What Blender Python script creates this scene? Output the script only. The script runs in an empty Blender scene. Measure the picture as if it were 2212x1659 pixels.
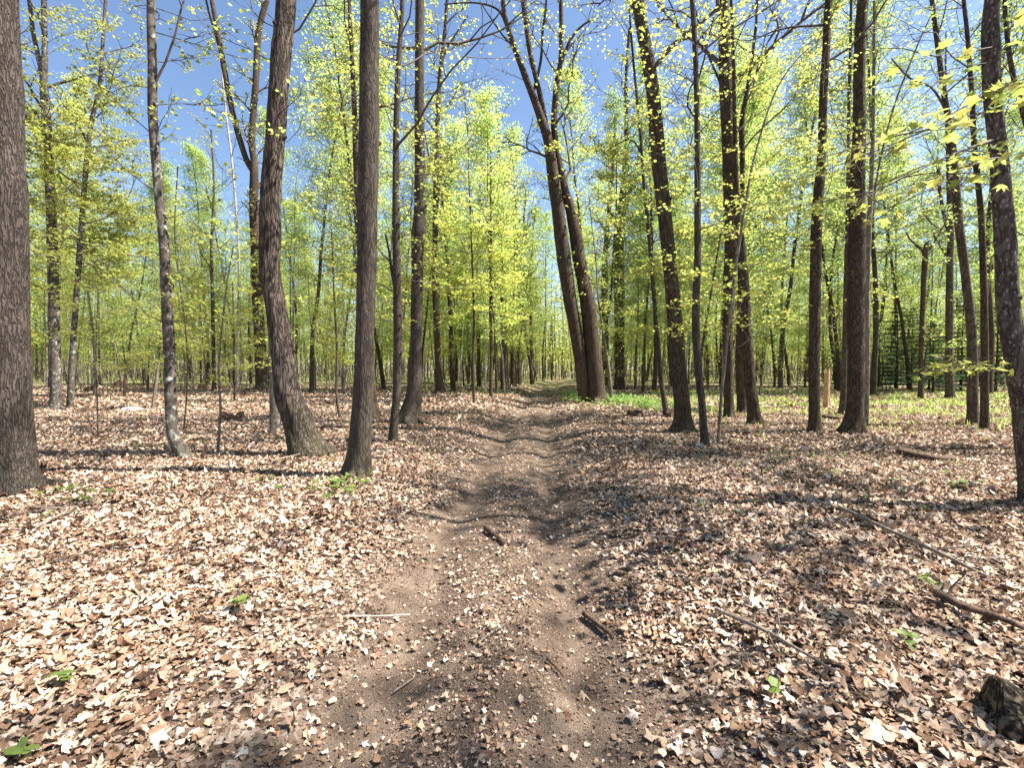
import bpy, math, random
import numpy as np
from mathutils import Vector

# ------------------------------------------------------------------ camera, sky, sun, exposure
scene = bpy.context.scene
COL = scene.collection
F = 996.0                      # focal length in units of a 2212 px wide picture
CX, CY, HY = 1106.0, 829.5, 797.0
CAMZ = 1.60
PITCH = math.atan((CY - HY) / F)
cam_d = bpy.data.cameras.new("camera")
cam_d.sensor_width = 36.0
cam_d.lens = 36.0 * F / 2212.0
cam_d.clip_start = 0.05
cam_d.clip_end = 2000
cam = bpy.data.objects.new("camera", cam_d)
cam.location = (0, 0, CAMZ)
cam.rotation_euler = (math.pi / 2 - PITCH, 0, 0)
COL.objects.link(cam)
scene.camera = cam

SUN_EL = math.radians(55)
SUN_AZ = math.radians(93)      # clockwise from +Y: sun on the right, a little behind
world = bpy.data.worlds.new("World")
scene.world = world
world.use_nodes = True
wn = world.node_tree
bg = wn.nodes["Background"]
sky = wn.nodes.new("ShaderNodeTexSky")
sky.sky_type = 'NISHITA'
sky.sun_disc = False
sky.sun_elevation = SUN_EL
sky.sun_rotation = SUN_AZ
sky.air_density = 1.0
sky.dust_density = 0.6
sky.ozone_density = 2.5
wn.links.new(sky.outputs[0], bg.inputs[0])
bg.inputs[1].default_value = 0.074

sun_d = bpy.data.lights.new("sun", 'SUN')
sun_d.energy = 5.0
sun_d.angle = math.radians(0.53)
sun_d.color = (1.0, 0.95, 0.87)
sun = bpy.data.objects.new("sun", sun_d)
SV = Vector((math.sin(SUN_AZ) * math.cos(SUN_EL), math.cos(SUN_AZ) * math.cos(SUN_EL), math.sin(SUN_EL)))
sun.rotation_euler = SV.to_track_quat('Z', 'Y').to_euler()
sun.location = (30, -10, 40)
COL.objects.link(sun)

scene.view_settings.view_transform = 'Standard'
scene.view_settings.look = 'None'
scene.view_settings.gamma = 1.0
scene.view_settings.exposure = 1.70
cy = scene.cycles
cy.max_bounces = 6
cy.diffuse_bounces = 3
cy.glossy_bounces = 2
cy.transmission_bounces = 4
cy.transparent_max_bounces = 4
cy.caustics_reflective = False
cy.caustics_refractive = False
cy.use_denoising = True
cy.denoiser = 'OPENIMAGEDENOISE'
cy.use_adaptive_sampling = True
cy.adaptive_threshold = 0.02
cy.sample_clamp_indirect = 4.0

# ------------------------------------------------------------------ helpers
def tag(o, label=None, cat=None, group=None, kind=None):
    if label: o['label'] = label
    if cat: o['category'] = cat
    if group: o['group'] = group
    if kind: o['kind'] = kind
    return o

def empty(name, loc=(0, 0, 0), rz=0.0, s=1.0):
    o = bpy.data.objects.new(name, None)
    o.empty_display_size = 0.2
    o.location = loc
    o.rotation_euler = (0, 0, rz)
    o.scale = (s, s, s)
    COL.objects.link(o)
    return o

def pix_dir(px, py):
    x = (px - CX) / F
    y = (CY - py) / F
    c, s = math.cos(PITCH), math.sin(PITCH)
    return np.array([x, c + y * s, -s + y * c])

def at_depth(px, py, Y):
    d = pix_dir(px, py)
    t = Y / d[1]
    return np.array([0, 0, CAMZ]) + d * t, t

def sstep(x, a, b):
    t = np.clip((x - a) / (b - a), 0, 1)
    return t * t * (3 - 2 * t)

PATH_Y = np.array([-30, 0, 1.9, 3.2, 5.3, 7.9, 11, 15.5, 22, 30, 48, 70, 120])
PATH_X = np.array([-.2, -.16, -.15, -.14, -.03, .10, .32, .70, 1.20, 1.90, 4.0, 7.5, 18.0])

def path_c(y):
    return np.interp(y, PATH_Y, PATH_X)

def vnoise(x, y, seed=0):
    """smooth value noise on a lattice, about 0..1"""
    xi = np.floor(x).astype(np.int64); yi = np.floor(y).astype(np.int64)
    xf = x - xi; yf = y - yi
    u = xf * xf * (3 - 2 * xf); v = yf * yf * (3 - 2 * yf)
    def h(a, b):
        n = (a * 374761393 + b * 668265263 + seed * 974711) & 0x7fffffff
        n = ((n ^ (n >> 13)) * 1274126177) & 0x7fffffff
        n = (n ^ (n >> 16)) & 0x7fffffff
        return n / 0x7fffffff
    return (h(xi, yi) * (1 - u) + h(xi + 1, yi) * u) * (1 - v) + (h(xi, yi + 1) * (1 - u) + h(xi + 1, yi + 1) * u) * v

def fbm(x, y, seed=0, o=3):
    r = 0; a = .5; s = 0
    for i in range(o):
        r = r + a * vnoise(x * 2 ** i, y * 2 ** i, seed + i * 7); s += a; a *= .5
    return r / s

def ground_z(x, y):
    x = np.asarray(x, float); y = np.asarray(y, float)
    u = x - path_c(y)
    au = np.abs(u + 0.05 * np.sin(y * 1.7))
    z = 0.20 * sstep(au, .55, 1.9)
    z = z - 0.065 * np.exp(-((au - .52) / .20) ** 2)
    z = z + 0.012 * np.exp(-(u / .25) ** 2)
    z = z - 0.05
    far = sstep(np.hypot(x, y), 40, 200)
    z = z + (fbm(x * .23 + 3, y * .23 + 7, 3) - .5) * .22 * sstep(au, .5, 3.0) * (1 - far)
    z = z + (fbm(x * 1.3, y * 1.3, 11, 2) - .5) * .06 * sstep(au, .4, 1.4)
    z = z + (fbm(x * 7, y * 7, 21, 2) - .5) * .018
    return z

def on_ground(px, py):
    d = pix_dir(px, py)
    z = 0.0
    for _ in range(30):
        t = (z - CAMZ) / d[2]
        p = d * t
        z = z * .4 + .6 * float(ground_z(p[0], p[1]))
    t = (z - CAMZ) / d[2]
    p = d * t
    return np.array([p[0], p[1], float(ground_z(p[0], p[1]))])

class MB:
    """collects geometry and links it as one mesh object"""
    def __init__(s):
        s.v = []; s.f3 = []; s.f4 = []; s.m3 = []; s.m4 = []; s.n = 0; s.s3 = []; s.s4 = []
    def add(s, v, f, mat=0, smooth=True):
        v = np.asarray(v, np.float32).reshape(-1, 3); f = np.asarray(f, np.int64)
        if len(f) == 0: return
        s.v.append(v)
        if f.shape[1] == 3:
            s.f3.append(f + s.n); s.m3.append(np.full(len(f), mat)); s.s3.append(np.full(len(f), smooth))
        else:
            s.f4.append(f + s.n); s.m4.append(np.full(len(f), mat)); s.s4.append(np.full(len(f), smooth))
        s.n += len(v)
    def mesh(s, name, mats):
        me = bpy.data.meshes.new(name)
        if not s.v: return me
        v = np.concatenate(s.v)
        f3 = np.concatenate(s.f3) if s.f3 else np.zeros((0, 3), int)
        f4 = np.concatenate(s.f4) if s.f4 else np.zeros((0, 4), int)
        m = np.concatenate(s.m3 + s.m4).astype(np.int32)
        sm = np.concatenate(s.s3 + s.s4).astype(bool)
        me.vertices.add(len(v)); me.vertices.foreach_set('co', v.ravel())
        loops = np.concatenate([f3.ravel(), f4.ravel()]).astype(np.int32)
        me.loops.add(len(loops)); me.loops.foreach_set('vertex_index', loops)
        n3, n4 = len(f3), len(f4)
        st = np.concatenate([np.arange(n3) * 3, n3 * 3 + np.arange(n4) * 4]).astype(np.int32)
        me.polygons.add(n3 + n4)
        me.polygons.foreach_set('loop_start', st)
        me.polygons.foreach_set('material_index', m)
        me.polygons.foreach_set('use_smooth', sm)
        for mt in mats: me.materials.append(mt)
        me.update(calc_edges=True)
        return me
    def build(s, name, mats, parent=None, loc=(0, 0, 0)):
        o = bpy.data.objects.new(name, s.mesh(name, mats))
        o.location = loc
        COL.objects.link(o)
        if parent is not None: o.parent = parent
        return o

def frames(P):
    T = np.gradient(P, axis=0)
    T /= np.linalg.norm(T, axis=1)[:, None] + 1e-9
    a = np.array([1., 0, 0]) if abs(T[0][0]) < .8 else np.array([0., 1, 0])
    N = np.zeros_like(P); B = np.zeros_like(P)
    n = a - T[0] * a.dot(T[0]); n /= np.linalg.norm(n)
    for i in range(len(P)):
        n = n - T[i] * n.dot(T[i]); n /= np.linalg.norm(n) + 1e-9
        N[i] = n; B[i] = np.cross(T[i], n)
    return T, N, B

def tube(mb, P, R, sides=8, mat=0, disp=None, closed_end=True):
    P = np.asarray(P, float); R = np.asarray(R, float)
    n = len(P)
    if n < 2: return
    T, N, B = frames(P)
    th = np.arange(sides) * 2 * math.pi / sides
    RR = np.repeat(R[:, None], sides, 1)
    if disp is not None: RR = RR * disp(P, th)
    V = P[:, None, :] + RR[..., None] * (np.cos(th)[None, :, None] * N[:, None, :] + np.sin(th)[None, :, None] * B[:, None, :])
    i = np.arange(n - 1)[:, None] * sides; j = np.arange(sides)[None, :]; k = (j + 1) % sides
    f = np.stack([i + j, i + k, i + sides + k, i + sides + j], -1).reshape(-1, 4)
    mb.add(V.reshape(-1, 3), f, mat)
    if closed_end and R[-1] > .003:
        cap = np.vstack([V[-1], P[-1] + T[-1] * R[-1] * .3])
        jj = np.arange(sides)
        mb.add(cap, np.stack([jj, (jj + 1) % sides, np.full(sides, sides)], -1), mat, False)

def catmull(P, step):
    """resample a control polyline (any columns; first three are xyz) smoothly"""
    P = np.asarray(P, float)
    if len(P) < 3:
        n = max(2, int(np.linalg.norm(P[-1][:3] - P[0][:3]) / step) + 1)
        t = np.linspace(0, 1, n)[:, None]
        return P[0] * (1 - t) + P[-1] * t
    Q = np.vstack([2 * P[0] - P[1], P, 2 * P[-1] - P[-2]])
    out = []
    for i in range(1, len(Q) - 2):
        n = max(1, int(round(np.linalg.norm(Q[i + 1][:3] - Q[i][:3]) / step)))
        t = (np.arange(n) / n)[:, None]
        p0, p1, p2, p3 = Q[i - 1], Q[i], Q[i + 1], Q[i + 2]
        out.append(.5 * ((2 * p1) + (-p0 + p2) * t + (2 * p0 - 5 * p1 + 4 * p2 - p3) * t ** 2 + (-p0 + 3 * p1 - 3 * p2 + p3) * t ** 3))
    out.append(P[-1:])
    return np.concatenate(out)

# leaf outlines -----------------------------------------------------
def tmpl(pts):
    """(angle from tip, radius) on one side -> full fan"""
    o = []
    for a, r in pts: o.append((r * math.sin(math.radians(a)), r * math.cos(math.radians(a))))
    for a, r in reversed(pts):
        if 0 < a < 180: o.append((-r * math.sin(math.radians(a)), r * math.cos(math.radians(a))))
    v = np.array([(0, 0)] + o); v[:, 1] += .35
    n = len(o)
    f = np.array([(0, 1 + i, 1 + (i + 1) % n) for i in range(n)])
    return v, f
MAPLE = tmpl([(0, .75), (18, .40), (42, .72), (68, .36), (98, .60), (140, .28), (180, .35)])
MAPLE2 = tmpl([(0, .66), (22, .44), (46, .62), (72, .42), (100, .54), (142, .34), (180, .34)])
ROUND = tmpl([(0, .66), (28, .50), (62, .38), (100, .35), (142, .36), (180, .33)])
OVAL = tmpl([(0, .62), (50, .42), (110, .34), (180, .36)])
QUAD = (np.array([(0, 0), (.42, .45), (0, 1.), (-.42, .45)]), np.array([(0, 1, 2), (0, 2, 3)]))
QUAD4 = (QUAD[0], np.array([(0, 1, 2, 3)]))
CHIP = (np.array([(0, 0), (.3, .1), (.34, .5), (.05, .7), (-.25, .4)]), np.array([(0, 1, 2), (0, 2, 3), (0, 3, 4)]))

def leaves(mb, rng, pos, size, tm, yaw=None, tilt=.35, mat=0, curl=.25, droop=0.0, roll=None, jag=0.0, crumple=0.0, smooth=False):
    """many leaves as loose islands; tilt is the spread of the leaf plane round the horizontal"""
    n = len(pos)
    if n == 0: return
    t2, f = tm
    k = len(t2)
    size = np.broadcast_to(size, (n,))
    yaw = rng.uniform(0, 2 * math.pi, n) if yaw is None else yaw
    pitch = rng.normal(0, tilt, n) - droop
    rl = rng.normal(0, tilt, n) if roll is None else roll
    c1 = rng.normal(0, curl, n); c2 = rng.normal(0, curl, n); c3 = rng.normal(0, curl * .6, n)
    X = np.broadcast_to(t2[:, 0], (n, k)); Y = np.broadcast_to(t2[:, 1], (n, k))
    Z = c1[:, None] * X * X * 2 + c2[:, None] * (Y - .35) ** 2 * 1.6 + c3[:, None] * X * (Y - .35) * 2
    if jag:
        f_ = 1 + rng.normal(0, jag, (n, k)); X = X * f_; Y = .35 + (Y - .35) * f_
        asp = rng.uniform(.65, 1.15, (n, 1)); X = X * asp
    if crumple: Z = Z + rng.normal(0, crumple, (n, k))
    # roll about y, pitch about x, yaw about z
    cr, sr = np.cos(rl)[:, None], np.sin(rl)[:, None]
    x1 = X * cr + Z * sr; z1 = -X * sr + Z * cr
    cp, sp = np.cos(pitch)[:, None], np.sin(pitch)[:, None]
    y2 = Y * cp - z1 * sp; z2 = Y * sp + z1 * cp
    cw, sw = np.cos(yaw)[:, None], np.sin(yaw)[:, None]
    x3 = x1 * cw - y2 * sw; y3 = x1 * sw + y2 * cw
    V = np.stack([x3, y3, z2], -1) * size[:, None, None] + np.asarray(pos)[:, None, :]
    ff = (f[None] + (np.arange(n) * k)[:, None, None]).reshape(-1, f.shape[1])
    mb.add(V.reshape(-1, 3), ff, mat, smooth)

# ------------------------------------------------------------------ materials
def mat(name):
    m = bpy.data.materials.new(name); m.use_nodes = True
    nt = m.node_tree
    for n in list(nt.nodes): nt.nodes.remove(n)
    out = nt.nodes.new('ShaderNodeOutputMaterial')
    return m, nt, out

def N(nt, t, **kw):
    n = nt.nodes.new(t)
    for k, v in kw.items():
        if k.startswith('i_'):
            n.inputs[k[2:].replace('_', ' ')].default_value = v
        else: setattr(n, k, v)
    return n

def ramp(nt, stops, src, interp='LINEAR'):
    r = nt.nodes.new('ShaderNodeValToRGB')
    r.color_ramp.interpolation = interp
    e = r.color_ramp.elements
    while len(e) > 1: e.remove(e[-1])
    e[0].position = stops[0][0]; e[0].color = (*stops[0][1], 1)
    for p, c in stops[1:]:
        x = e.new(p); x.color = (*c, 1)
    nt.links.new(src, r.inputs[0])
    return r.outputs[0]

def mixc(nt, a, b, fac, mode='MIX'):
    m = nt.nodes.new('ShaderNodeMix'); m.data_type = 'RGBA'; m.blend_type = mode
    for sock, v in ((m.inputs['A'], a), (m.inputs['B'], b), (m.inputs['Factor'], fac)):
        if isinstance(v, (int, float)): sock.default_value = v
        elif isinstance(v, tuple): sock.default_value = (*v, 1)
        else: nt.links.new(v, sock)
    return m.outputs['Result']

def bark(name, dark, mid, light, zs=.22, scale=26, bump=.02, lichen=0.0, moss=0.0, spots=0.0):
    m, nt, out = mat(name)
    tc = N(nt, 'ShaderNodeTexCoord')
    mp = N(nt, 'ShaderNodeMapping'); mp.inputs['Scale'].default_value = (1, 1, zs)
    nt.links.new(tc.outputs['Object'], mp.inputs[0])
    wn_ = N(nt, 'ShaderNodeTexNoise', i_Scale=7.0, i_Detail=3.0); nt.links.new(mp.outputs[0], wn_.inputs[0])
    warp = nt.nodes.new('ShaderNodeMix'); warp.data_type = 'RGBA'; warp.blend_type = 'LINEAR_LIGHT'
    warp.inputs['Factor'].default_value = .035
    nt.links.new(mp.outputs[0], warp.inputs['A']); nt.links.new(wn_.outputs['Color'], warp.inputs['B'])
    vo = N(nt, 'ShaderNodeTexNoise', i_Scale=scale * .62, i_Detail=2.5, i_Roughness=.55)
    nt.links.new(warp.outputs['Result'], vo.inputs[0])
    rg = N(nt, 'ShaderNodeMath', operation='SUBTRACT'); rg.inputs[1].default_value = .5; nt.links.new(vo.outputs['Fac'], rg.inputs[0])
    ra = N(nt, 'ShaderNodeMath', operation='ABSOLUTE'); nt.links.new(rg.outputs[0], ra.inputs[0])
    no = N(nt, 'ShaderNodeTexNoise', i_Scale=scale * 2.2, i_Detail=6.0, i_Roughness=.65)
    nt.links.new(mp.outputs[0], no.inputs[0])
    big = N(nt, 'ShaderNodeTexNoise', i_Scale=2.3, i_Detail=4.0); nt.links.new(tc.outputs['Object'], big.inputs[0])
    vr = N(nt, 'ShaderNodeMapRange'); vr.inputs[1].default_value = 0; vr.inputs[2].default_value = .11
    nt.links.new(ra.outputs[0], vr.inputs[0])
    hm = N(nt, 'ShaderNodeMath', operation='MULTIPLY_ADD'); hm.inputs[1].default_value = .55
    nt.links.new(vr.outputs[0], hm.inputs[0])
    h2 = N(nt, 'ShaderNodeMath', operation='MULTIPLY'); h2.inputs[1].default_value = .6
    nt.links.new(no.outputs['Fac'], h2.inputs[0]); nt.links.new(h2.outputs[0], hm.inputs[2])
    col = ramp(nt, [(.12, dark), (.5, mid), (.85, light)], hm.outputs[0])
    tint = ramp(nt, [(.3, (.72, .68, .66)), (.7, (1.2, 1.18, 1.12))], big.outputs['Fac'])
    col = mixc(nt, col, tint, 1.0, 'MULTIPLY')
    if lichen:
        ln = N(nt, 'ShaderNodeTexNoise', i_Scale=9.0, i_Detail=5.0, i_Roughness=.7); nt.links.new(tc.outputs['Object'], ln.inputs[0])
        lf = ramp(nt, [(.60 - lichen * .1, (0, 0, 0)), (.66, (1, 1, 1))], ln.outputs['Fac'])
        col = mixc(nt, col, (.36, .38, .33), lf)
    if spots:
        sv = N(nt, 'ShaderNodeTexVoronoi', i_Scale=30.0); nt.links.new(warp.outputs['Result'], sv.inputs[0])
        sf = ramp(nt, [(.22, (1, 1, 1)), (.30, (0, 0, 0))], sv.outputs['Distance'])
        sf2 = mixc(nt, (0, 0, 0), sf, spots)
        col = mixc(nt, col, (.40, .38, .36), sf2)
    if moss:
        sx = N(nt, 'ShaderNodeSeparateXYZ'); nt.links.new(tc.outputs['Object'], sx.inputs[0])
        mr = N(nt, 'ShaderNodeMapRange'); mr.inputs[1].default_value = 1.1; mr.inputs[2].default_value = 0.0
        mr.inputs[3].default_value = 0; mr.inputs[4].default_value = moss
        nt.links.new(sx.outputs['Z'], mr.inputs[0])
        mm = N(nt, 'ShaderNodeMath', operation='MULTIPLY'); nt.links.new(mr.outputs[0], mm.inputs[0]); nt.links.new(no.outputs['Fac'], mm.inputs[1])
        col = mixc(nt, col, (.10, .12, .035), mm.outputs[0])
    b = N(nt, 'ShaderNodeBump', i_Strength=1.0, i_Distance=bump); nt.links.new(hm.outputs[0], b.inputs['Height'])
    p = N(nt, 'ShaderNodeBsdfPrincipled', i_Roughness=.9)
    p.inputs['Specular IOR Level'].default_value = .2
    nt.links.new(col, p.inputs['Base Color']); nt.links.new(b.outputs[0], p.inputs['Normal'])
    nt.links.new(p.outputs[0], out.inputs[0])
    return m

def leafmat(name, cols, tcols, trans=.55):
    """thin leaf: per-leaf tone, per-tree tone, light passing through"""
    m, nt, out = mat(name)
    g = N(nt, 'ShaderNodeNewGeometry'); oi = N(nt, 'ShaderNodeObjectInfo')
    n = len(cols)
    st = [(i / (n - 1), c) for i, c in enumerate(cols)]
    c1 = ramp(nt, st, g.outputs['Random Per Island'])
    n = len(tcols)
    c2 = ramp(nt, [(i / (n - 1), c) for i, c in enumerate(tcols)], g.outputs['Random Per Island'])
    hs = N(nt, 'ShaderNodeMapRange'); hs.inputs[3].default_value = .80; hs.inputs[4].default_value = 1.22
    nt.links.new(oi.outputs['Random'], hs.inputs[0])
    def tint(c):
        h = N(nt, 'ShaderNodeHueSaturation'); nt.links.new(c, h.inputs['Color'])
        nt.links.new(hs.outputs[0], h.inputs['Value'])
        return h.outputs[0]
    d = N(nt, 'ShaderNodeBsdfPrincipled', i_Roughness=.5); d.inputs['Specular IOR Level'].default_value = .25
    nt.links.new(tint(c1), d.inputs['Base Color'])
    t = N(nt, 'ShaderNodeBsdfTranslucent'); nt.links.new(tint(c2), t.inputs[0])
    mx = N(nt, 'ShaderNodeMixShader'); mx.inputs[0].default_value = trans
    nt.links.new(d.outputs[0], mx.inputs[1]); nt.links.new(t.outputs[0], mx.inputs[2])
    nt.links.new(mx.outputs[0], out.inputs[0])
    return m

def flat(name, c1, c2, scale=30, rough=.8, bump=.004, zs=1.0):
    m, nt, out = mat(name)
    tc = N(nt, 'ShaderNodeTexCoord')
    mp = N(nt, 'ShaderNodeMapping'); mp.inputs['Scale'].default_value = (1, 1, zs)
    nt.links.new(tc.outputs['Object'], mp.inputs[0])
    no = N(nt, 'ShaderNodeTexNoise', i_Scale=scale, i_Detail=5.0, i_Roughness=.6); nt.links.new(mp.outputs[0], no.inputs[0])
    col = ramp(nt, [(.35, c1), (.65, c2)], no.outputs['Fac'])
    b = N(nt, 'ShaderNodeBump', i_Strength=1.0, i_Distance=bump); nt.links.new(no.outputs['Fac'], b.inputs['Height'])
    p = N(nt, 'ShaderNodeBsdfPrincipled', i_Roughness=rough)
    nt.links.new(col, p.inputs['Base Color']); nt.links.new(b.outputs[0], p.inputs['Normal'])
    nt.links.new(p.outputs[0], out.inputs[0])
    return m

M = {}
M['furrow'] = bark('furrowed_bark', (0.018, 0.013, 0.011), (0.075, 0.059, 0.051), (0.124, 0.102, 0.090), zs=.15, scale=62, bump=.03, moss=0.16)
M['shaggy'] = bark('shaggy_bark', (0.012, 0.008, 0.007), (0.061, 0.046, 0.039), (0.139, 0.112, 0.092), zs=.15, scale=34, bump=.035, moss=0.40)
M['ridged'] = bark('ridged_bark', (0.018, 0.013, 0.011), (0.058, 0.045, 0.037), (0.104, 0.085, 0.070), zs=.16, scale=60, bump=.014, moss=0.20)
M['smooth'] = bark('smooth_bark', (0.041, 0.033, 0.029), (0.077, 0.063, 0.055), (0.123, 0.102, 0.092), zs=.6, scale=15, bump=.006, lichen=.5, moss=0.24)
M['dark'] = bark('dark_bark', (0.015, 0.010, 0.008), (0.055, 0.039, 0.028), (0.100, 0.073, 0.054), zs=.3, scale=30, bump=.014, moss=0.12)
M['spotted'] = bark('lichen_bark', (0.021, 0.016, 0.015), (0.067, 0.052, 0.047), (0.114, 0.093, 0.083), zs=.45, scale=22, bump=.014, spots=.4, moss=0.12)
M['pole'] = bark('pale_pole_bark', (0.084, 0.070, 0.056), (0.168, 0.140, 0.115), (0.252, 0.217, 0.182), zs=.5, scale=18, bump=.004)
M['poledark'] = bark('dull_pole_bark', (0.028, 0.022, 0.018), (0.073, 0.056, 0.044), (0.117, 0.095, 0.078), zs=.4, scale=18, bump=.006)
M['birch'] = bark('birch_bark', (.12, .10, .09), (.32, .29, .27), (.48, .45, .42), zs=2.0, scale=8, bump=.003)
M['twig'] = flat('twig_bark', (.05, .038, .03), (.13, .10, .08), 40)
M['logbark'] = bark('old_log_bark', (.008, .006, .005), (.035, .026, .018), (.20, .16, .11), zs=1.0, scale=26, bump=.05)
M['stick'] = flat('dead_wood', (.10, .075, .055), (.30, .24, .19), 50, bump=.006, zs=.3)
M['stickpale'] = flat('bleached_wood', (.30, .25, .20), (.55, .48, .40), 50, zs=.3)
M['rot'] = flat('rotten_wood', (.03, .018, .012), (.15, .085, .05), 28, .95, .02)
M['snag'] = flat('fresh_broken_wood', (.30, .17, .08), (.55, .36, .20), 26, .8, .01, .2)
M['lf_yel'] = leafmat('yellow_green_leaf', [(.24, .23, .04), (.32, .33, .06), (.24, .29, .06), (.38, .35, .08)],
                      [(.62, .60, .13), (.56, .62, .14), (.48, .60, .14), (.72, .63, .18)], .6)
M['lf_grn'] = leafmat('spring_green_leaf', [(.17, .22, .04), (.25, .31, .07), (.20, .26, .05), (.29, .31, .08)],
                      [(.42, .56, .13), (.52, .64, .18), (.44, .60, .16), (.60, .64, .20)], .55)
M['lf_olive'] = leafmat('olive_leaf', [(.18, .22, .04), (.25, .28, .06), (.26, .23, .05), (.19, .25, .05)],
                        [(.48, .56, .12), (.58, .62, .15), (.60, .54, .13), (.48, .60, .15)], .5)
M['lf_fir'] = leafmat('fir_needles', [(.04, .085, .04), (.08, .14, .06), (.055, .11, .05)], [(.08, .15, .06), (.13, .20, .07)], .25)
M['lf_herb'] = leafmat('herb_leaf', [(.09, .15, .03), (.13, .20, .05), (.18, .23, .06)], [(.20, .34, .07), (.30, .42, .10)], .45)

# dead leaves
m, nt, out = mat('dead_leaf')
g = N(nt, 'ShaderNodeNewGeometry'); tc = N(nt, 'ShaderNodeTexCoord')
c = ramp(nt, [(0, (.09, .050, .030)), (.15, (.19, .115, .072)), (.35, (.32, .205, .135)), (.55, (.46, .33, .23)), (.75, (.59, .455, .34)), (.92, (.70, .58, .47)), (.97, (.42, .38, .36)), (1, (.40, .20, .09))], g.outputs['Random Per Island'])
no = N(nt, 'ShaderNodeTexNoise', i_Scale=90.0, i_Detail=3.0); nt.links.new(tc.outputs['Object'], no.inputs[0])
c = mixc(nt, c, ramp(nt, [(.3, (.66, .63, .61)), (.7, (1.18, 1.18, 1.18))], no.outputs['Fac']), 1.0, 'MULTIPLY')
nb_ = N(nt, 'ShaderNodeTexNoise', i_Scale=1.1, i_Detail=4.0, i_Roughness=.6); nt.links.new(tc.outputs['Object'], nb_.inputs[0])
c = mixc(nt, c, ramp(nt, [(.34, (.72, .68, .65)), (.52, (1.0, 1.0, 1.0)), (.7, (1.10, 1.09, 1.08))], nb_.outputs['Fac']), 1.0, 'MULTIPLY')
p = N(nt, 'ShaderNodeBsdfPrincipled', i_Roughness=.75); p.inputs['Specular IOR Level'].default_value = .2
nt.links.new(c, p.inputs['Base Color'])
t = N(nt, 'ShaderNodeBsdfTranslucent'); nt.links.new(c, t.inputs[0])
mx = N(nt, 'ShaderNodeMixShader'); mx.inputs[0].default_value = .12
nt.links.new(p.outputs[0], mx.inputs[1]); nt.links.new(t.outputs[0], mx.inputs[2]); nt.links.new(mx.outputs[0], out.inputs[0])
M['dead'] = m

m, nt, out = mat('leaf_crumbs')
g = N(nt, 'ShaderNodeNewGeometry')
c = ramp(nt, [(0, (.045, .028, .02)), (.4, (.16, .10, .068)), (.85, (.24, .17, .12)), (1, (.34, .26, .19))], g.outputs['Random Per Island'])
p = N(nt, 'ShaderNodeBsdfPrincipled', i_Roughness=.85); p.inputs['Specular IOR Level'].default_value = .15
nt.links.new(c, p.inputs['Base Color']); nt.links.new(p.outputs[0], out.inputs[0])
M['chips'] = m

# forest floor
m, nt, out = mat('forest_floor')
tc = N(nt, 'ShaderNodeTexCoord')
at = N(nt, 'ShaderNodeAttribute', attribute_name='soil'); ag = N(nt, 'ShaderNodeAttribute', attribute_name='green')
v1 = N(nt, 'ShaderNodeTexVoronoi', i_Scale=30.0); nt.links.new(tc.outputs['Object'], v1.inputs[0])
n1 = N(nt, 'ShaderNodeTexNoise', i_Scale=22.0, i_Detail=6.0, i_Roughness=.7); nt.links.new(tc.outputs['Object'], n1.inputs[0])
sep = N(nt, 'ShaderNodeSeparateColor'); nt.links.new(v1.outputs['Color'], sep.inputs[0])
lit = ramp(nt, [(0, (.05, .03, .02)), (.3, (.12, .082, .06)), (.55, (.21, .155, .115)), (.8, (.32, .25, .19)), (1, (.42, .35, .28))], sep.outputs[0])
lit = mixc(nt, lit, ramp(nt, [(.3, (.55, .5, .48)), (.65, (1.1, 1.1, 1.1))], n1.outputs['Fac']), 1.0, 'MULTIPLY')
n2 = N(nt, 'ShaderNodeTexNoise', i_Scale=5.0, i_Detail=8.0, i_Roughness=.7); nt.links.new(tc.outputs['Object'], n2.inputs[0])
n3 = N(nt, 'ShaderNodeTexNoise', i_Scale=150.0, i_Detail=3.0); nt.links.new(tc.outputs['Object'], n3.inputs[0])
soil = ramp(nt, [(.3, (.085, .058, .042)), (.55, (.17, .124, .092)), (.75, (.26, .20, .15))], n2.outputs['Fac'])
soil = mixc(nt, soil, ramp(nt, [(.35, (.6, .6, .6)), (.65, (1.25, 1.25, 1.25))], n3.outputs['Fac']), 1.0, 'MULTIPLY')
grs = ramp(nt, [(.3, (.20, .22, .05)), (.6, (.40, .42, .14))], n1.outputs['Fac'])
sf = N(nt, 'ShaderNodeMath', operation='MULTIPLY_ADD'); sf.inputs[1].default_value = 2.2; sf.inputs[2].default_value = -1.0
nt.links.new(n1.outputs['Fac'], sf.inputs[0])
sm = N(nt, 'ShaderNodeMath', operation='ADD', use_clamp=True)
a2 = N(nt, 'ShaderNodeMath', operation='MULTIPLY'); a2.inputs[1].default_value = 1.0
nt.links.new(at.outputs['Fac'], a2.inputs[0])
s3 = N(nt, 'ShaderNodeMath', operation='MULTIPLY'); nt.links.new(sf.outputs[0], s3.inputs[0]); s3.inputs[1].default_value = .3
nt.links.new(a2.outputs[0], sm.inputs[0]); nt.links.new(s3.outputs[0], sm.inputs[1])
smr = ramp(nt, [(.12, (0, 0, 0)), (.5, (1, 1, 1))], sm.outputs[0])
col = mixc(nt, lit, soil, smr)
gm = N(nt, 'ShaderNodeMath', operation='MULTIPLY', use_clamp=True); nt.links.new(ag.outputs['Fac'], gm.inputs[0])
gn = ramp(nt, [(.35, (0, 0, 0)), (.6, (1, 1, 1))], n2.outputs['Fac']); nt.links.new(gn, gm.inputs[1])
col = mixc(nt, col, grs, gm.outputs[0])
b = N(nt, 'ShaderNodeBump', i_Strength=.9, i_Distance=.03)
hh = N(nt, 'ShaderNodeMath', operation='MULTIPLY_ADD'); hh.inputs[1].default_value = .25
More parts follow.
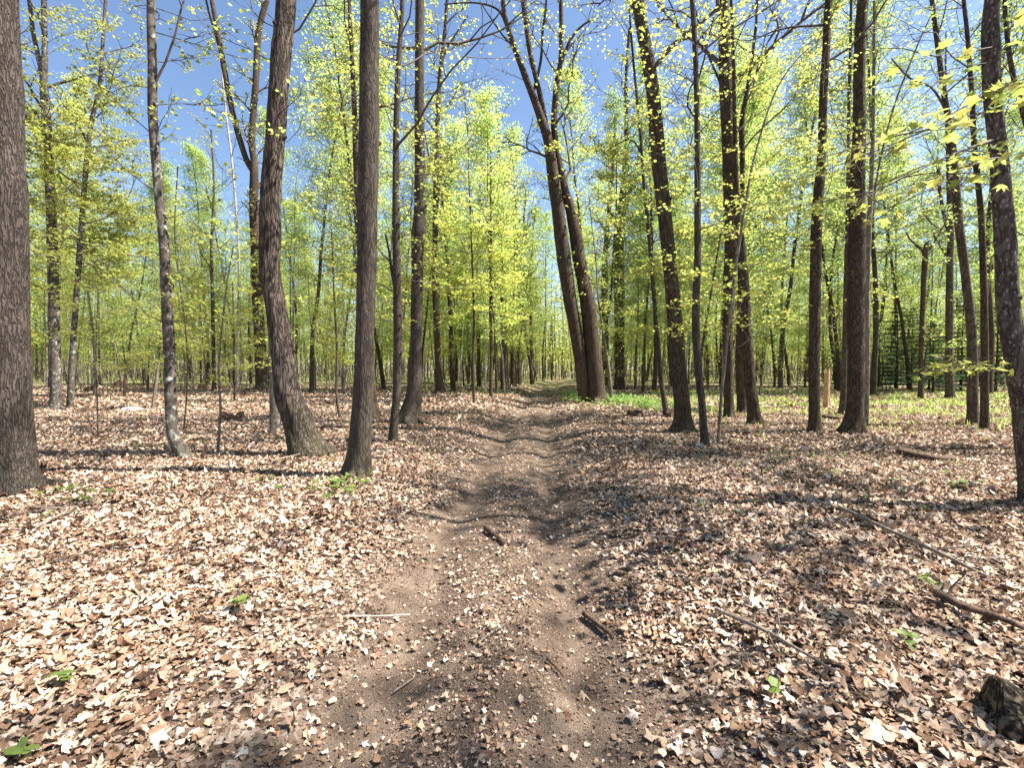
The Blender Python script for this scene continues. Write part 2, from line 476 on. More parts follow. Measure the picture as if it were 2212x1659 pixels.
nt.links.new(n3.outputs['Fac'], hh.inputs[0]); nt.links.new(n1.outputs['Fac'], hh.inputs[2])
nt.links.new(hh.outputs[0], b.inputs['Height'])
p = N(nt, 'ShaderNodeBsdfPrincipled', i_Roughness=.95); p.inputs['Specular IOR Level'].default_value = .15
nt.links.new(col, p.inputs['Base Color']); nt.links.new(b.outputs[0], p.inputs['Normal']); nt.links.new(p.outputs[0], out.inputs[0])
M['floor'] = m

# ------------------------------------------------------------------ the ground sheet
def graded(dense, step, reach, g=1.12):
    a = list(np.arange(0, dense + 1e-6, step)); s = step
    while a[-1] < reach: s *= g; a.append(a[-1] + s)
    return np.array(a)
gx = graded(3.2, .045, 600, 1.09); gx = np.concatenate([-gx[:0:-1], gx])
gyp = graded(9, .055, 700, 1.06) + 1.0; gym = graded(.2, .1, 150, 1.25)
gy = np.concatenate([1.0 - gym[:0:-1], gyp])
GX, GY = np.meshgrid(gx, gy)
GZ = ground_z(GX, GY)
def soil_mask(x, y):
    u = np.abs(x - path_c(y) + 0.05 * np.sin(y * 1.7))
    w = np.exp(-((u - .50) / .30) ** 2) + .5 * np.exp(-(u / .35) ** 2)
    w = w * (.55 + .7 * fbm(x * 2.2, y * 1.1, 5)) * (1 - sstep(y, 26, 60) * .5)
    return np.clip(w, 0, 1)
def green_mask(x, y):
    r = .78 * sstep(x, 4.5, 9) * sstep(y, 8.5, 16) * (1 - sstep(y, 24, 38))
    r2 = .45 * sstep(y, 28, 50)
    return np.clip(np.maximum(r, r2) * (.4 + fbm(x * .5, y * .5, 9)), 0, 1)
nx, ny = len(gx), len(gy)
mb = MB()
ii = (np.arange(ny - 1)[:, None] * nx + np.arange(nx - 1)[None]).ravel()
mb.add(np.stack([GX, GY, GZ], -1).reshape(-1, 3), np.stack([ii, ii + 1, ii + nx + 1, ii + nx], -1))
ground = mb.build('forest_floor', [M['floor']])
for nm, fn in (('soil', soil_mask), ('green', green_mask)):
    a = ground.data.attributes.new(nm, 'FLOAT', 'POINT')
    a.data.foreach_set('value', fn(GX, GY).ravel().astype(np.float32))
tag(ground, kind='structure')

# ------------------------------------------------------------------ leaf litter (nobody could count it)
rng = np.random.default_rng(5)
def wedge(n, y0, y1, slack=1.0, power=1.0):
    """points over the visible wedge between two depths, uniform per area"""
    y = np.sqrt(rng.uniform(y0 ** 2, y1 ** 2, n))
    x = rng.uniform(-1, 1, n) * (1.16 * y + slack)
    return x, y
def litter(y0, y1, dens, tm, s0, s1, tilt, curl, lift, keep, jag=.24, crumple=.075):
    area = (y1 ** 2 - y0 ** 2) * 1.16 + 2 * (y1 - y0)
    n = int(area * dens)
    x, y = wedge(n, y0, y1)
    k = rng.uniform(0, 1, n) < keep(x, y)
    x, y = x[k], y[k]
    z = ground_z(x, y) + rng.uniform(0.002, lift, len(x))
    sz = rng.uniform(s0, s1, len(x)) * (1 - .48 * np.exp(-((np.abs(x - path_c(y))) / 1.1) ** 2))
    leaves(mbl, rng, np.stack([x, y, z], -1), sz, tm, tilt=tilt, curl=curl, jag=jag, crumple=crumple, smooth=y1 < 9 and tm is not CHIP)
def keep_l(x, y):
    u = np.abs(x - path_c(y))
    f = fbm(x * 2.5, y * 2.5, 31)
    a = sstep(u + (f - .5) * 1.2, .52, 1.65) + .55 * np.exp(-(u / .28) ** 2) * f * 1.6 + .16 * f
    g = green_mask(x, y)
    return np.clip(a, .03, 1) * (1 - .45 * g)
mbl = MB()
litter(1.2, 3.6, 520, MAPLE2, .035, .075, .17, .5, .022, keep_l)
litter(1.2, 3.6, 800, ROUND, .03, .062, .20, .6, .022, keep_l, .16, .05)
litter(1.2, 3.6, 1500, OVAL, .012, .038, .24, .50, .022, keep_l)
litter(3.6, 8.0, 420, MAPLE2, .038, .075, .20, .55, .03, keep_l)
litter(3.6, 8.0, 300, ROUND, .04, .08, .28, .7, .04, keep_l, .16, .05)
litter(3.6, 8.0, 800, OVAL, .022, .052, .28, .55, .035, keep_l)
litter(8.0, 16., 420, OVAL, .055, .095, .34, .5, .05, keep_l)
litter(16., 38., 90, QUAD, .11, .18, .36, .4, .06, keep_l)
litter(1.2, 7.0, 12, MAPLE, .085, .12, .16, .45, .035, lambda x, y: np.clip(keep_l(x, y) + .12, 0, 1), .08, .03)
litter(1.2, 7.0, 10, ROUND, .07, .10, .16, .5, .035, lambda x, y: np.clip(keep_l(x, y) + .12, 0, 1), .08, .03)
tag(mbl.build('leaf_litter', [M['dead']]), kind='stuff')
# crushed chips on the trail and between the leaves
mbl = MB()
def keep_c(x, y):
    u = np.abs(x - path_c(y))
    return np.clip(.12 + .95 * np.exp(-(u / 1.0) ** 2) * (.2 + 1.1 * fbm(x * 3, y * 3, 77)) * (1 - .55 * np.exp(-((u - .5) / .16) ** 2)), 0, 1)
litter(1.2, 4.5, 5200, CHIP, .010, .042, .12, .2, .005, keep_c)
litter(4.5, 9.0, 1100, CHIP, .02, .055, .15, .2, .006, keep_c)
litter(9., 24., 45, CHIP, .04, .09, .25, .2, .012, keep_c)
tag(mbl.build('crushed_leaf_chips', [M['chips']]), kind='stuff')

# ------------------------------------------------------------------ trees
class Crown:
    """twigs and leaf positions growing on any polyline"""
    def __init__(s, rng):
        s.mb = MB(); s.rng = rng; s.anch = []
    def twig(s, p0, d, L, r0, depth, up=.15, wob=.22, leafy=True, nseg=6, sub=5, dens=5.0, dead=False):
        rng = s.rng
        P = [np.array(p0, float)]; d = np.array(d, float); d /= np.linalg.norm(d)
        for i in range(nseg):
            d = d + rng.normal(0, wob, 3) * np.array([1, 1, .7]) + np.array([0, 0, up]) * .35
            d /= np.linalg.norm(d)
            P.append(P[-1] + d * L / nseg)
        P = np.array(P)
        R = np.linspace(r0, max(.0022, r0 * .22), len(P))
        tube(s.mb, P, R, 5 if r0 > .03 else (4 if r0 > .012 else 3), 0, closed_end=False)
        if depth > 0:
            for k in range(sub):
                t = .25 + .75 * (k + rng.uniform(0, .8)) / sub
                i = min(nseg - 1, int(t * nseg)); f = t * nseg - i
                if i >= nseg: continue
                q = P[i] * (1 - f) + P[i + 1] * f
                dd = P[i + 1] - P[i]; dd /= np.linalg.norm(dd)
                side = np.cross(dd, [0, 0, 1.]); side /= np.linalg.norm(side) + 1e-6
                sg = 1 if k % 2 else -1
                nd = dd * .75 + side * sg * rng.uniform(.5, 1.0) + np.array([0, 0, rng.uniform(-.15, .25)])
                s.twig(q, nd, L * rng.uniform(.35, .55) * (1.15 - .5 * t), r0 * .45, depth - 1, up * .5, wob, leafy, 4, max(2, sub - 2), dens, dead)
        if leafy and (depth == 0 or L < .9):
            n = max(2, int(L * dens))
            t = rng.uniform(.25, 1.05, n) * nseg
            i = np.clip(t.astype(int), 0, nseg - 1); f = (t - i)[:, None]
            q = P[i] * (1 - f) + P[np.minimum(i + 1, nseg)] * f
            s.anch.append(q)
        return P
    def leaf_mass(s, tm, s0, s1, per=1, jit=.09, tilt=.35, mat=1, droop=.25, flatz=.4, curl=.3):
        if not s.anch: return
        A = np.concatenate(s.anch); A = np.repeat(A, per, 0)
        A = A + s.rng.normal(0, jit, A.shape) * np.array([1, 1, flatz])
        leaves(s.mb, s.rng, A, s.rng.uniform(s0, s1, len(A)), tm, tilt=tilt, mat=mat, curl=curl, droop=droop)

def lumps(seed, amp, ridges=0, ramp_=0):
    r = np.random.default_rng(seed); ph = r.uniform(0, 6.28, 12)
    def f(P, th):
        z = P[:, 2][:, None]; T = th[None, :]
        d = 1 + amp * (.5 * np.sin(2 * T + z * 1.1 + ph[0]) + .35 * np.sin(3 * T - z * 2.3 + ph[1]) + .3 * np.sin(T + z * 4.1 + ph[2]) + .25 * np.sin(5 * T + z * 6.7 + ph[3]))
        if ridges:
            w = T / (2 * math.pi) + 0 * z
            k = fbm(T * ridges / 1.3 + 50 + 0 * z, z * 3.2 + 0 * T + 20, seed) * (1 - w) + fbm((T - 2 * math.pi) * ridges / 1.3 + 50 + 0 * z, z * 3.2 + 0 * T + 20, seed) * w - .5
            d = d + ramp_ * k
        return d
    return f

def flare(P, R, base_z, seed, amt, nroot=5):
    """root flare: widens near the ground with lobes"""
    r = np.random.default_rng(seed); ph = r.uniform(0, 6.28, 3)
    def f(Pp, th):
        h = np.clip(Pp[:, 2] - base_z, -.2, 9)[:, None]
        e = np.exp(-np.maximum(h, 0) / .16)
        return 1 + amt * e * (.55 + .45 * np.cos(nroot * th[None] + ph[0]) + .3 * np.cos(2 * th[None] + ph[1]))
    return f

MAIN = []     # (x, y) of placed trunks, for spacing
def traced_path(pts, Y, loc):
    """pixel outline at one depth -> local 3-D centre line with radii"""
    out = []
    for px, py, w in pts:
        p, t = at_depth(px, py, Y)
        a = (px - CX) / F
        out.append([p[0] - loc[0], p[1] - loc[1], p[2] - loc[2], .5 * w * t / F / math.sqrt(1 + a * a)])
    return np.array(out)

def tree(name, label, cat, pts, bark_m, leaf_m, limbs=(), height=19, flare_amt=.5, amp=.05, ridge=0., seed=1,
         low=2.2, nlow=7, leafy=1.0, leaf_tm=MAPLE, lsz=(.06, .10), group=None, depth_bend=0.0, top=True, tuft=0, sprays=(), Y=None, side=None, lowlen=1.0):
    r = np.random.default_rng(seed * 31 + 7)
    b = on_ground(pts[0][0], pts[0][1])
    if Y is not None:
        p, t = at_depth(pts[0][0], pts[0][1], Y); b = np.array([p[0], Y, float(ground_z(p[0], Y))])
    Yd = b[1]
    MAIN.append((b[0], b[1]))
    root = empty(name, tuple(b))
    tag(root, label, cat, group)
    C = traced_path(pts, Yd, b)
    C[0][2] = -.02
    # gentle bend in depth that the photo cannot show
    hh = C[:, 2] / 8.0
    C[:, 1] += depth_bend * np.sin(hh * 2.0)
    # below ground and, above the picture's top edge, on to full height
    below = C[0].copy(); below[2] -= .25
    C = np.vstack([below, C])
    if top:
        d = C[-1][:3] - C[-3][:3]; d /= np.linalg.norm(d)
        k = 0
        while C[-1][2] < height and k < 30:
            d = d + r.normal(0, .05, 3); d[2] = abs(d[2]) + .12; d /= np.linalg.norm(d)
            nr = max(.02, C[-1][3] * (1 - 1.6 / max(2.5, height - C[-1][2] + 2.0)))
            C = np.vstack([C, np.append(C[-1][:3] + d * 1.5, nr)]); k += 1
    near = Yd < 14
    S = catmull(C, .07 if Yd < 9 else (.12 if near else .25))
    S[:, 3] = np.maximum(S[:, 3], .004)
    sides = 40 if Yd < 9 else (24 if near else 12)
    fl = flare(S[:, :3], S[:, 3], 0.0, seed, flare_amt)
    lm = lumps(seed, amp, 9 if ridge else 0, ridge)
    mb = MB()
    tube(mb, S[:, :3], S[:, 3], sides, 0, lambda P, th: fl(P, th) * lm(P, th))
    # surface roots running out from the foot
    if flare_amt > .35:
        nr_ = r.integers(4, 7); a0 = r.uniform(0, 6.28); rb = S[0][3]
        for k in range(nr_):
            az = a0 + k * 6.28 / nr_ + r.normal(0, .25); Lr = rb * r.uniform(1.2, 2.4); u = np.array([math.cos(az), math.sin(az), 0]); v_ = np.array([-u[1], u[0], 0]) * r.normal(0, .25)
            pr = np.array([C[1][:3] * [1, 1, 0] + u * rb * .55 + [0, 0, rb * .75], C[1][:3] * [1, 1, 0] + u * (rb * 1.15) + [0, 0, rb * .25],
                           C[1][:3] * [1, 1, 0] + u * (rb * 1.15 + Lr * .5) + v_ * Lr * .5 + [0, 0, .015], C[1][:3] * [1, 1, 0] + u * (rb * 1.15 + Lr) + v_ * Lr * 1.2 + [0, 0, -.06]])
            for q_ in (2, 3): pr[q_][2] += float(ground_z(b[0] + pr[q_][0], b[1] + pr[q_][1])) - b[2]
            q4 = catmull(np.hstack([pr, np.array([[rb * .42], [rb * .34], [rb * .17], [rb * .06]])]), .05)
            tube(mb, q4[:, :3], q4[:, 3], 10, 0, lumps(seed + k, .12))
    # knots and broken stubs
    for _ in range(4 if near else 1):
        i = r.integers(len(S) // 8, max(len(S) // 8 + 2, int(len(S) * .5))); az = r.uniform(0, 6.28)
        dd = np.array([math.cos(az), math.sin(az), .35]); rr = S[i][3]
        p0 = S[i][:3] + dd * rr * .55
        tube(mb, np.array([p0, p0 + dd * rr * .5, p0 + dd * rr * .75]), [rr * .42, rr * .28, rr * .1], 8, 0)
    mb.build('trunk', [bark_m], root)
    cr = Crown(r)
    lims = []
    for L in limbs:
        Q = traced_path(L, Yd, b)
        Q[:, 1] += r.normal(0, .03) * np.arange(len(Q))
        if L[-1][1] <= 5:
            d = Q[-1][:3] - Q[-2][:3]; d /= np.linalg.norm(d)
            for k in range(5):
                d = d + r.normal(0, .08, 3); d[2] = abs(d[2]) + .05; d /= np.linalg.norm(d)
                Q = np.vstack([Q, np.append(Q[-1][:3] + d * 1.1, Q[-1][3] * .75)])
        q = catmull(Q, .2)
        mb = MB(); tube(mb, q[:, :3], np.maximum(q[:, 3], .006), 14 if near else 9, 0, lumps(seed + 5, .05))
        mb.build('limb', [bark_m], root)
        lims.append(q)
        for k in range(int(3 + len(q) * .08)):
            i = r.integers(len(q) // 4, len(q) - 1); az = r.uniform(0, 6.28)
            cr.twig(q[i][:3], (math.cos(az), math.sin(az), .5), r.uniform(.8, 1.8), min(.018, q[i][3] * .5), 1, dens=3.5 * leafy, sub=4)
    # low side branches with leaves (inside the picture)
    if nlow:
        nlow = int(nlow * 1.7)
        for k in range(nlow):
            z = low + (k + r.uniform(0, .8)) / nlow * max(1.0, min(height * .6, 1.6 + .85 * Yd) - low)
            i = int(np.argmin(np.abs(S[:, 2] - z))); az = r.uniform(0, 6.28) if side is None else side + r.normal(0, .6)
            rr = min(S[i][3] * .3, .011)
            L = r.uniform(.9, 2.1) * lowlen
            cr.twig(S[i][:3], (math.cos(az), math.sin(az), r.uniform(.1, .55)), L, rr, 2 if Yd > 12 else 1, up=.08, dens=(13.0 if Yd > 12 else 13) * leafy, sub=7)
    # small tufts straight from the trunk
    for k in range(tuft):
        i = r.integers(len(S) // 6, int(len(S) * .75)); az = r.uniform(0, 6.28)
        cr.twig(S[i][:3], (math.cos(az), math.sin(az) - .6, .1), S[i][3] + r.uniform(.12, .35), .003, 0, dens=14, nseg=3)
    for (sx, sy, ex, ey, dY, w) in sprays:         # hand-placed leafy branches seen in the photo
        p0, _ = at_depth(sx, sy, Yd); p1, _ = at_depth(ex, ey, Yd + dY)
        p0 = p0 - b; p1 = p1 - b
        Ls = np.linalg.norm(p1 - p0)
        cr.twig(p0, p1 - p0, Ls, w, 1, up=.0, wob=.07, dens=8, sub=7)
    if top:
        hi = S[S[:, 2] > height * .42]
        nb = 13
        for k in range(nb):
            i = int((k + r.uniform(0, .9)) / nb * (len(hi) - 1)); az = k * 2.4 + r.normal(0, .3)
            t = i / max(1, len(hi) - 1)
            cr.twig(hi[i][:3], (math.cos(az), math.sin(az), .75 + .5 * t), (3.6 - 2.2 * t) * r.uniform(.7, 1.1), max(.012, hi[i][3] * .4), 2, up=.18, dens=(1.6 if Yd < 12 else 3.2) * leafy, sub=5 if Yd < 12 else 6)
    cr.leaf_mass(leaf_tm, lsz[0] * (.66 if Yd > 9 else .78), lsz[1] * (.66 if Yd > 9 else .78), per=1, jit=.07, droop=.3)
    cr.mb.build('crown', [M['twig'], leaf_m], root)
    return root

Yl, Gl, Ol = M['lf_yel'], M['lf_grn'], M['lf_olive']
tree('tree', 'thick furrowed grey trunk cut by the left edge of the photo', 'tree',
     [(26, 1066, 128), (24, 1000, 112), (17, 800, 107), (10, 530, 106), (5, 265, 103), (-4, 0, 94)], M['furrow'], Ol, flare_amt=.55, ridge=.22, seed=1, nlow=0, height=21)
tree('tree', 'straight grey tree forking near the top, just right of the thick edge trunk', 'tree',
     [(121, 884, 31), (120, 794, 27), (115, 600, 26), (111, 480, 25), (104, 300, 23), (95, 190, 20), (97, 100, 15), (95, 0, 13)], M['smooth'], Ol,
     limbs=[[(97, 205, 15), (86, 140, 13), (70, 70, 11), (60, 0, 10)]], seed=2, nlow=20, leafy=1.7, lsz=(.09, .15), lowlen=1.7, low=4)
tree('tree', 'slender grey tree leaning right, close beside the forked straight grey one', 'tree',
     [(151, 884, 17), (159, 728, 15), (173, 530, 14), (192, 298, 12), (215, 179, 9), (228, 0, 8)], M['smooth'], Ol,
     limbs=[[(190, 310, 6), (165, 260, 4), (140, 225, 3)]], seed=3, nlow=20, leafy=1.8, lsz=(.09, .15), low=4, height=15, sprays=[(187, 320, 340, 315, -3, .014)], lowlen=1.4)
tree('tree', 'slim smooth wavy trunk with a bent foot and knobs, left of the curved trunk', 'tree',
     [(399, 990, 36), (384, 962, 30), (372, 925, 27), (367, 794, 27), (361, 662, 26), (354, 530, 24), (341, 397, 22), (331, 265, 22), (329, 132, 21), (326, 0, 19)],
     M['smooth'], Ol, seed=4, amp=.06, nlow=8, flare_amt=.35, height=14, leafy=1.2)
tree('tree', 'dark far tree splitting into two limbs, half behind the curved trunk', 'tree',
     [(570, 842, 34), (563, 761, 27), (556, 629, 24), (549, 463, 21), (549, 385, 20), (549, 350, 17), (544, 298, 15), (553, 165, 15), (559, 66, 14), (576, 0, 12)], M['dark'], Yl,
     limbs=[[(551, 375, 16), (530, 338, 14), (503, 245, 13), (487, 165, 13), (477, 106, 12), (457, 0, 11)], [(480, 125, 7), (466, 75, 6), (452, 30, 5), (445, 0, 5)]],
     seed=5, nlow=6, tuft=40, leafy=.8, lsz=(.10, .16), flare_amt=.9)
tree('tree', 'pale trunk foot showing behind the base of the curved shaggy trunk', 'tree',
     [(595, 938, 25), (592, 842, 22), (590, 700, 21), (584, 530, 19), (589, 300, 17), (606, 0, 15)], M['pole'], Gl, seed=6, nlow=3)
tree('tree', 'big curved tree with shaggy furrowed bark and a swept foot', 'tree',
     [(668, 985, 92), (655, 950, 76), (642, 910, 67), (621, 842, 58), (611, 764, 51), (599, 687, 45), (583, 590, 44), (583, 530, 46), (586, 397, 46), (597, 265, 44), (606, 132, 43), (619, 0, 43)],
     M['shaggy'], Yl, seed=7, ridge=.34, amp=.06, flare_amt=.30, nlow=3, low=4.5, height=22, leafy=.8)
tree('tree', 'second curved trail-side tree with tall straight brown trunk, leaning foot', 'tree',
     [(771, 1030, 56), (778, 960, 49), (785, 842, 45), (789, 687, 42), (793, 530, 43), (797, 265, 43), (799, 0, 40)],
     M['ridged'], Yl, seed=8, ridge=.14, flare_amt=.42, nlow=2, low=5.0, height=21)
tree('tree', 'tree mostly hidden behind the straight brown trail-side trunk, roots showing right', 'tree',
     [(806, 906, 30), (800, 842, 25), (793, 700, 22), (783, 500, 20), (772, 400, 15), (768, 300, 13), (764, 200, 11), (755, 0, 9)],
     M['dark'], Yl, seed=9, flare_amt=1.1, nlow=8, leafy=1.2, lsz=(.08, .12), tuft=12)
tree('tree', 'thin wavy tree standing between the straight brown and burled trunks', 'tree',
     [(848, 955, 20), (852, 900, 18), (858, 828, 18), (859, 662, 19), (856, 530, 18), (855, 397, 15), (856, 265, 13), (861, 132, 11), (869, 0, 10)],
     M['ridged'], Yl, seed=10, nlow=12, leafy=1.3, height=13, limbs=[[(859, 640, 9), (846, 590, 7), (838, 540, 5), (828, 500, 4)]], flare_amt=.25)
tree('tree', 'dark burled tree with a curved foot, last big trunk left of the trail', 'tree',
     [(884, 916, 50), (889, 885, 44), (894, 850, 34), (898, 765, 27), (900, 687, 26), (902, 545, 27), (905, 505, 33), (906, 480, 27), (907, 397, 23), (906, 200, 21), (907, 0, 19)],
     M['ridged'], Yl, seed=11, flare_amt=.6, nlow=9, leafy=1.2, tuft=14, lsz=(.08, .13), height=20)
tree('tree', 'leafy dark trunk at the left trail side, behind the burled tree', 'tree',
     [(952, 850, 20), (946, 780, 15), (943, 687, 14), (940, 596, 14), (942, 397, 12), (948, 199, 10), (961, 66, 8), (966, 0, 7)],
     M['dark'], Yl, seed=12, flare_amt=.9, nlow=10, tuft=60, leafy=1.6, lsz=(.11, .17), height=24, limbs=[[(948, 170, 6), (962, 110, 5), (985, 70, 4), (1010, 30, 3)]])
for k, (pp, lb, h) in enumerate([
    ([(979, 846, 12), (975, 760, 10), (973, 687, 9), (967, 563, 8), (960, 480, 6), (955, 400, 4)], 'thin dark tree right beside the leafy dark trunk left of the trail', 17),
    ([(1024, 873, 6), (1022, 780, 6), (1024, 687, 5), (1020, 560, 4), (1015, 440, 3)], 'thinnest leafy pole nearest the trail on its left side', 12),
    ([(1035, 838, 9), (1034, 760, 8), (1033, 687, 7), (1031, 560, 6), (1036, 430, 5)], 'thin straight tree behind the thinnest leafy trail-side pole', 15),
    ([(1060, 858, 8), (1061, 760, 7), (1060, 687, 7), (1061, 560, 6), (1060, 463, 5), (1059, 285, 3)], 'slim tree with a leafy top over the left trail bank', 14),
    ([(1088, 843, 14), (1088, 760, 12), (1087, 687, 12), (1083, 596, 10), (1079, 463, 8), (1078, 350, 6)], 'sturdiest dark trunk on the left bank where the trail fades', 19),
    ([(1107, 836, 10), (1107, 760, 9), (1106, 687, 8), (1110, 560, 7), (1113, 440, 5)], 'dark pole right of the sturdiest far left-bank trunk', 18),
    ([(1121, 831, 8), (1121, 760, 7), (1120, 687, 6), (1126, 560, 5), (1134, 440, 4)], 'thin dark pole at the far trail bend', 18),
    ([(1148, 829, 7), (1147, 740, 6), (1146, 640, 5), (1150, 520, 4)], 'farthest thin pole standing left of the trail end', 16)]):
    tree('tree', lb, 'tree', pp, M['dark'], [Gl, Yl][k % 2], seed=20 + k, height=h, nlow=11, low=3.5, leafy=1.1, lsz=(.11, .18), flare_amt=.3, lowlen=1.25)

tree('twin_stem_tree', 'great leaning twin-stemmed tree with spreading upper limbs right of the trail', 'tree',
     [(1291, 873, 40.5), (1288, 835, 37.0), (1281, 762, 35.2), (1270, 662, 32.6), (1252, 563, 29.0), (1235, 463, 23.8), (1218, 405, 19.4), (1208, 360, 17.6), (1202, 318, 15.0), (1197, 270, 14.1), (1202, 185, 12.3), (1212, 119, 10.6), (1212, 0, 9.7)],
     M['dark'], Yl, seed=31, flare_amt=.75, nlow=5, low=8, tuft=60, leafy=.5, lsz=(.11, .17), height=22,
     limbs=[[(1262, 868, 26.4), (1256, 800, 26.4), (1245, 728, 28.2), (1222, 596, 29.9), (1205, 463, 28.2), (1192, 371, 25.5), (1183, 310, 21.1), (1162, 245, 16.7), (1136, 179, 14.1), (1106, 99, 11.4), (1089, 40, 9.7), (1088, 0, 8.8)],
            [(1186, 320, 15.0), (1169, 218, 11.4), (1146, 119, 10.6), (1136, 53, 10.6), (1129, 0, 10.6)],
            [(1152, 200, 6.2), (1168, 130, 6.2), (1172, 70, 5.3), (1180, 0, 4.4)],
            [(1207, 150, 7.0), (1232, 86, 6.2), (1261, 53, 4.4), (1290, 40, 2.6)],
            [(1096, 60, 5.3), (1076, 22, 4.4), (1030, 8, 3.5), (960, 12, 2.6)],
            [(1108, 100, 4.4), (1085, 75, 3.5), (1060, 40, 2.6), (1040, 10, 2.6)]])
tree('tree', 'thick straight dark tree directly behind the twin-stemmed tree, right', 'tree',
     [(1338, 843, 24), (1338, 760, 22), (1338, 662, 23), (1338, 530, 22), (1348, 397, 15), (1354, 298, 11), (1352, 180, 8), (1360, 60, 6)],
     M['dark'], Yl, seed=32, nlow=12, tuft=40, lsz=(.11, .17), height=23, limbs=[[(1345, 480, 9), (1365, 400, 8), (1380, 330, 6), (1390, 250, 5)]])
tree('tree', 'slimmer dark tree between the twin-stemmed tree and the thick straight one', 'tree',
     [(1310, 832, 15), (1308, 760, 14), (1306, 596, 14), (1314, 480, 11), (1321, 397, 8), (1330, 250, 5)],
     M['dark'], Yl, seed=33, nlow=12, lsz=(.11, .17), height=19, tuft=20)
tree('tree', 'slanting thin stem just right of the twin-stemmed tree foot', 'tree',
     [(1322, 866, 7), (1314, 790, 6), (1303, 720, 5), (1292, 640, 4)], M['pole'], Yl, seed=34, nlow=5, height=8, lsz=(.1, .15))
tree('tree', 'thin wavy leaning tree rising from the green herb patch', 'tree',
     [(1441, 902, 15), (1432, 850, 11), (1428, 816, 11), (1422, 740, 10), (1416, 687, 10), (1407, 563, 9), (1391, 397, 7), (1384, 298, 6), (1367, 119, 5)],
     M['ridged'], Yl, seed=35, nlow=14, leafy=1.4, height=14, lsz=(.09, .14), limbs=[[(1386, 330, 4), (1360, 300, 3), (1310, 325, 2)]])
tree('tree', 'stout tree leaning left, its dark flared foot beside the thin wavy tree', 'tree',
     [(1474, 936, 42), (1473, 869, 35), (1465, 792, 34), (1457, 687, 33), (1443, 530, 31), (1426, 380, 31), (1414, 232, 29), (1400, 132, 28), (1377, 0, 26)],
     M['dark'], Yl, seed=36, flare_amt=.85, nlow=4, low=6, tuft=26, height=19, lsz=(.07, .11))
tree('tree', 'narrow knobbly tree just right of the stout left-leaning one', 'tree',
     [(1524, 967, 21), (1519, 920, 18), (1516, 869, 17), (1508, 790, 18), (1503, 687, 17), (1507, 540, 15), (1507, 427, 14), (1506, 285, 13), (1504, 181, 12), (1502, 104, 12), (1495, 0, 11)],
     M['ridged'], Yl, seed=37, amp=.09, nlow=9, low=4, height=16, flare_amt=.2, limbs=[[(1506, 180, 5), (1520, 130, 4), (1528, 90, 3), (1540, 40, 3)], [(1508, 260, 4), (1484, 230, 4), (1490, 190, 3), (1506, 165, 3)]])
tree('sapling', 'pale thin whip-like sapling arching to the upper right', 'sapling',
     [(1551, 967, 8), (1557, 869, 7), (1566, 780, 7), (1580, 650, 6), (1595, 540, 6), (1612, 430, 6), (1632, 330, 5), (1672, 205, 4), (1718, 132, 3), (1791, 66, 2)],
     M['pole'], Yl, seed=38, nlow=14, low=1.8, top=False, flare_amt=.1, leafy=1.6, height=8)
tree('tree', 'black-barked straight tree, left one of the crowded trio right of the sapling', 'tree',
     [(1574, 902, 23), (1573, 790, 22), (1572, 713, 24), (1576, 610, 28), (1581, 530, 32), (1578, 397, 33), (1573, 265, 33), (1567, 132, 29), (1563, 0, 24)],
     M['dark'], Yl, seed=39, nlow=5, low=6, tuft=50, height=22, lsz=(.08, .12), limbs=[[(1566, 200, 6), (1535, 130, 5), (1515, 70, 4), (1500, 10, 3)]])
tree('tree', 'middle tree of the crowded trio, foot darkest and narrowest', 'tree',
     [(1604, 893, 24), (1599, 790, 22), (1600, 680, 17), (1601, 560, 12), (1604, 397, 12), (1603, 265, 12), (1616, 185, 9), (1632, 66, 7), (1636, 0, 6)],
     M['dark'], Yl, seed=40, nlow=8, tuft=14, height=19, lsz=(.09, .13), limbs=[[(1612, 200, 5), (1650, 130, 4), (1690, 80, 3), (1720, 40, 3)]])
tree('tree', 'flared right-hand tree of the crowded trio, leaning left', 'tree',
     [(1632, 920, 32), (1627, 880, 28), (1622, 842, 27), (1612, 739, 27), (1607, 640, 26), (1602, 540, 20), (1592, 440, 14), (1588, 300, 10), (1585, 150, 8)],
     M['dark'], Yl, seed=41, flare_amt=.9, nlow=4, tuft=20, height=17, lsz=(.08, .12))
tree('tree', 'straight dark tree standing alone between the crowded trio and the thick pair', 'tree',
     [(1761, 938, 28), (1759, 870, 26), (1759, 794, 26), (1761, 629, 25), (1765, 463, 25), (1775, 331, 21), (1779, 199, 19), (1785, 99, 18), (1790, 0, 16)],
     M['dark'], Yl, seed=42, flare_amt=.7, nlow=9, low=4, tuft=10, height=18)
tree('tree', 'thickest dark straight trunk on the right with buttressed foot', 'tree',
     [(1842, 938, 48), (1846, 880, 40), (1849, 794, 40), (1849, 662, 40), (1851, 530, 39), (1852, 397, 35), (1856, 265, 30), (1857, 132, 27), (1864, 0, 26)],
     M['dark'], Yl, seed=43, flare_amt=.9, nlow=6, low=4, tuft=14, height=21, ridge=.1)
tree('tree', 'thinner stem pressed against the right side of the thickest dark trunk', 'tree',
     [(1868, 945, 14), (1871, 860, 14), (1872, 760, 14), (1872, 640, 14), (1877, 497, 13), (1884, 360, 10), (1887, 199, 8), (1889, 0, 7)],
     M['pole'], Yl, seed=44, nlow=10, height=16, flare_amt=.3, limbs=[[(1879, 480, 6), (1900, 350, 5), (1930, 230, 5), (1975, 110, 4), (2010, 30, 3)]], Y=12.0)
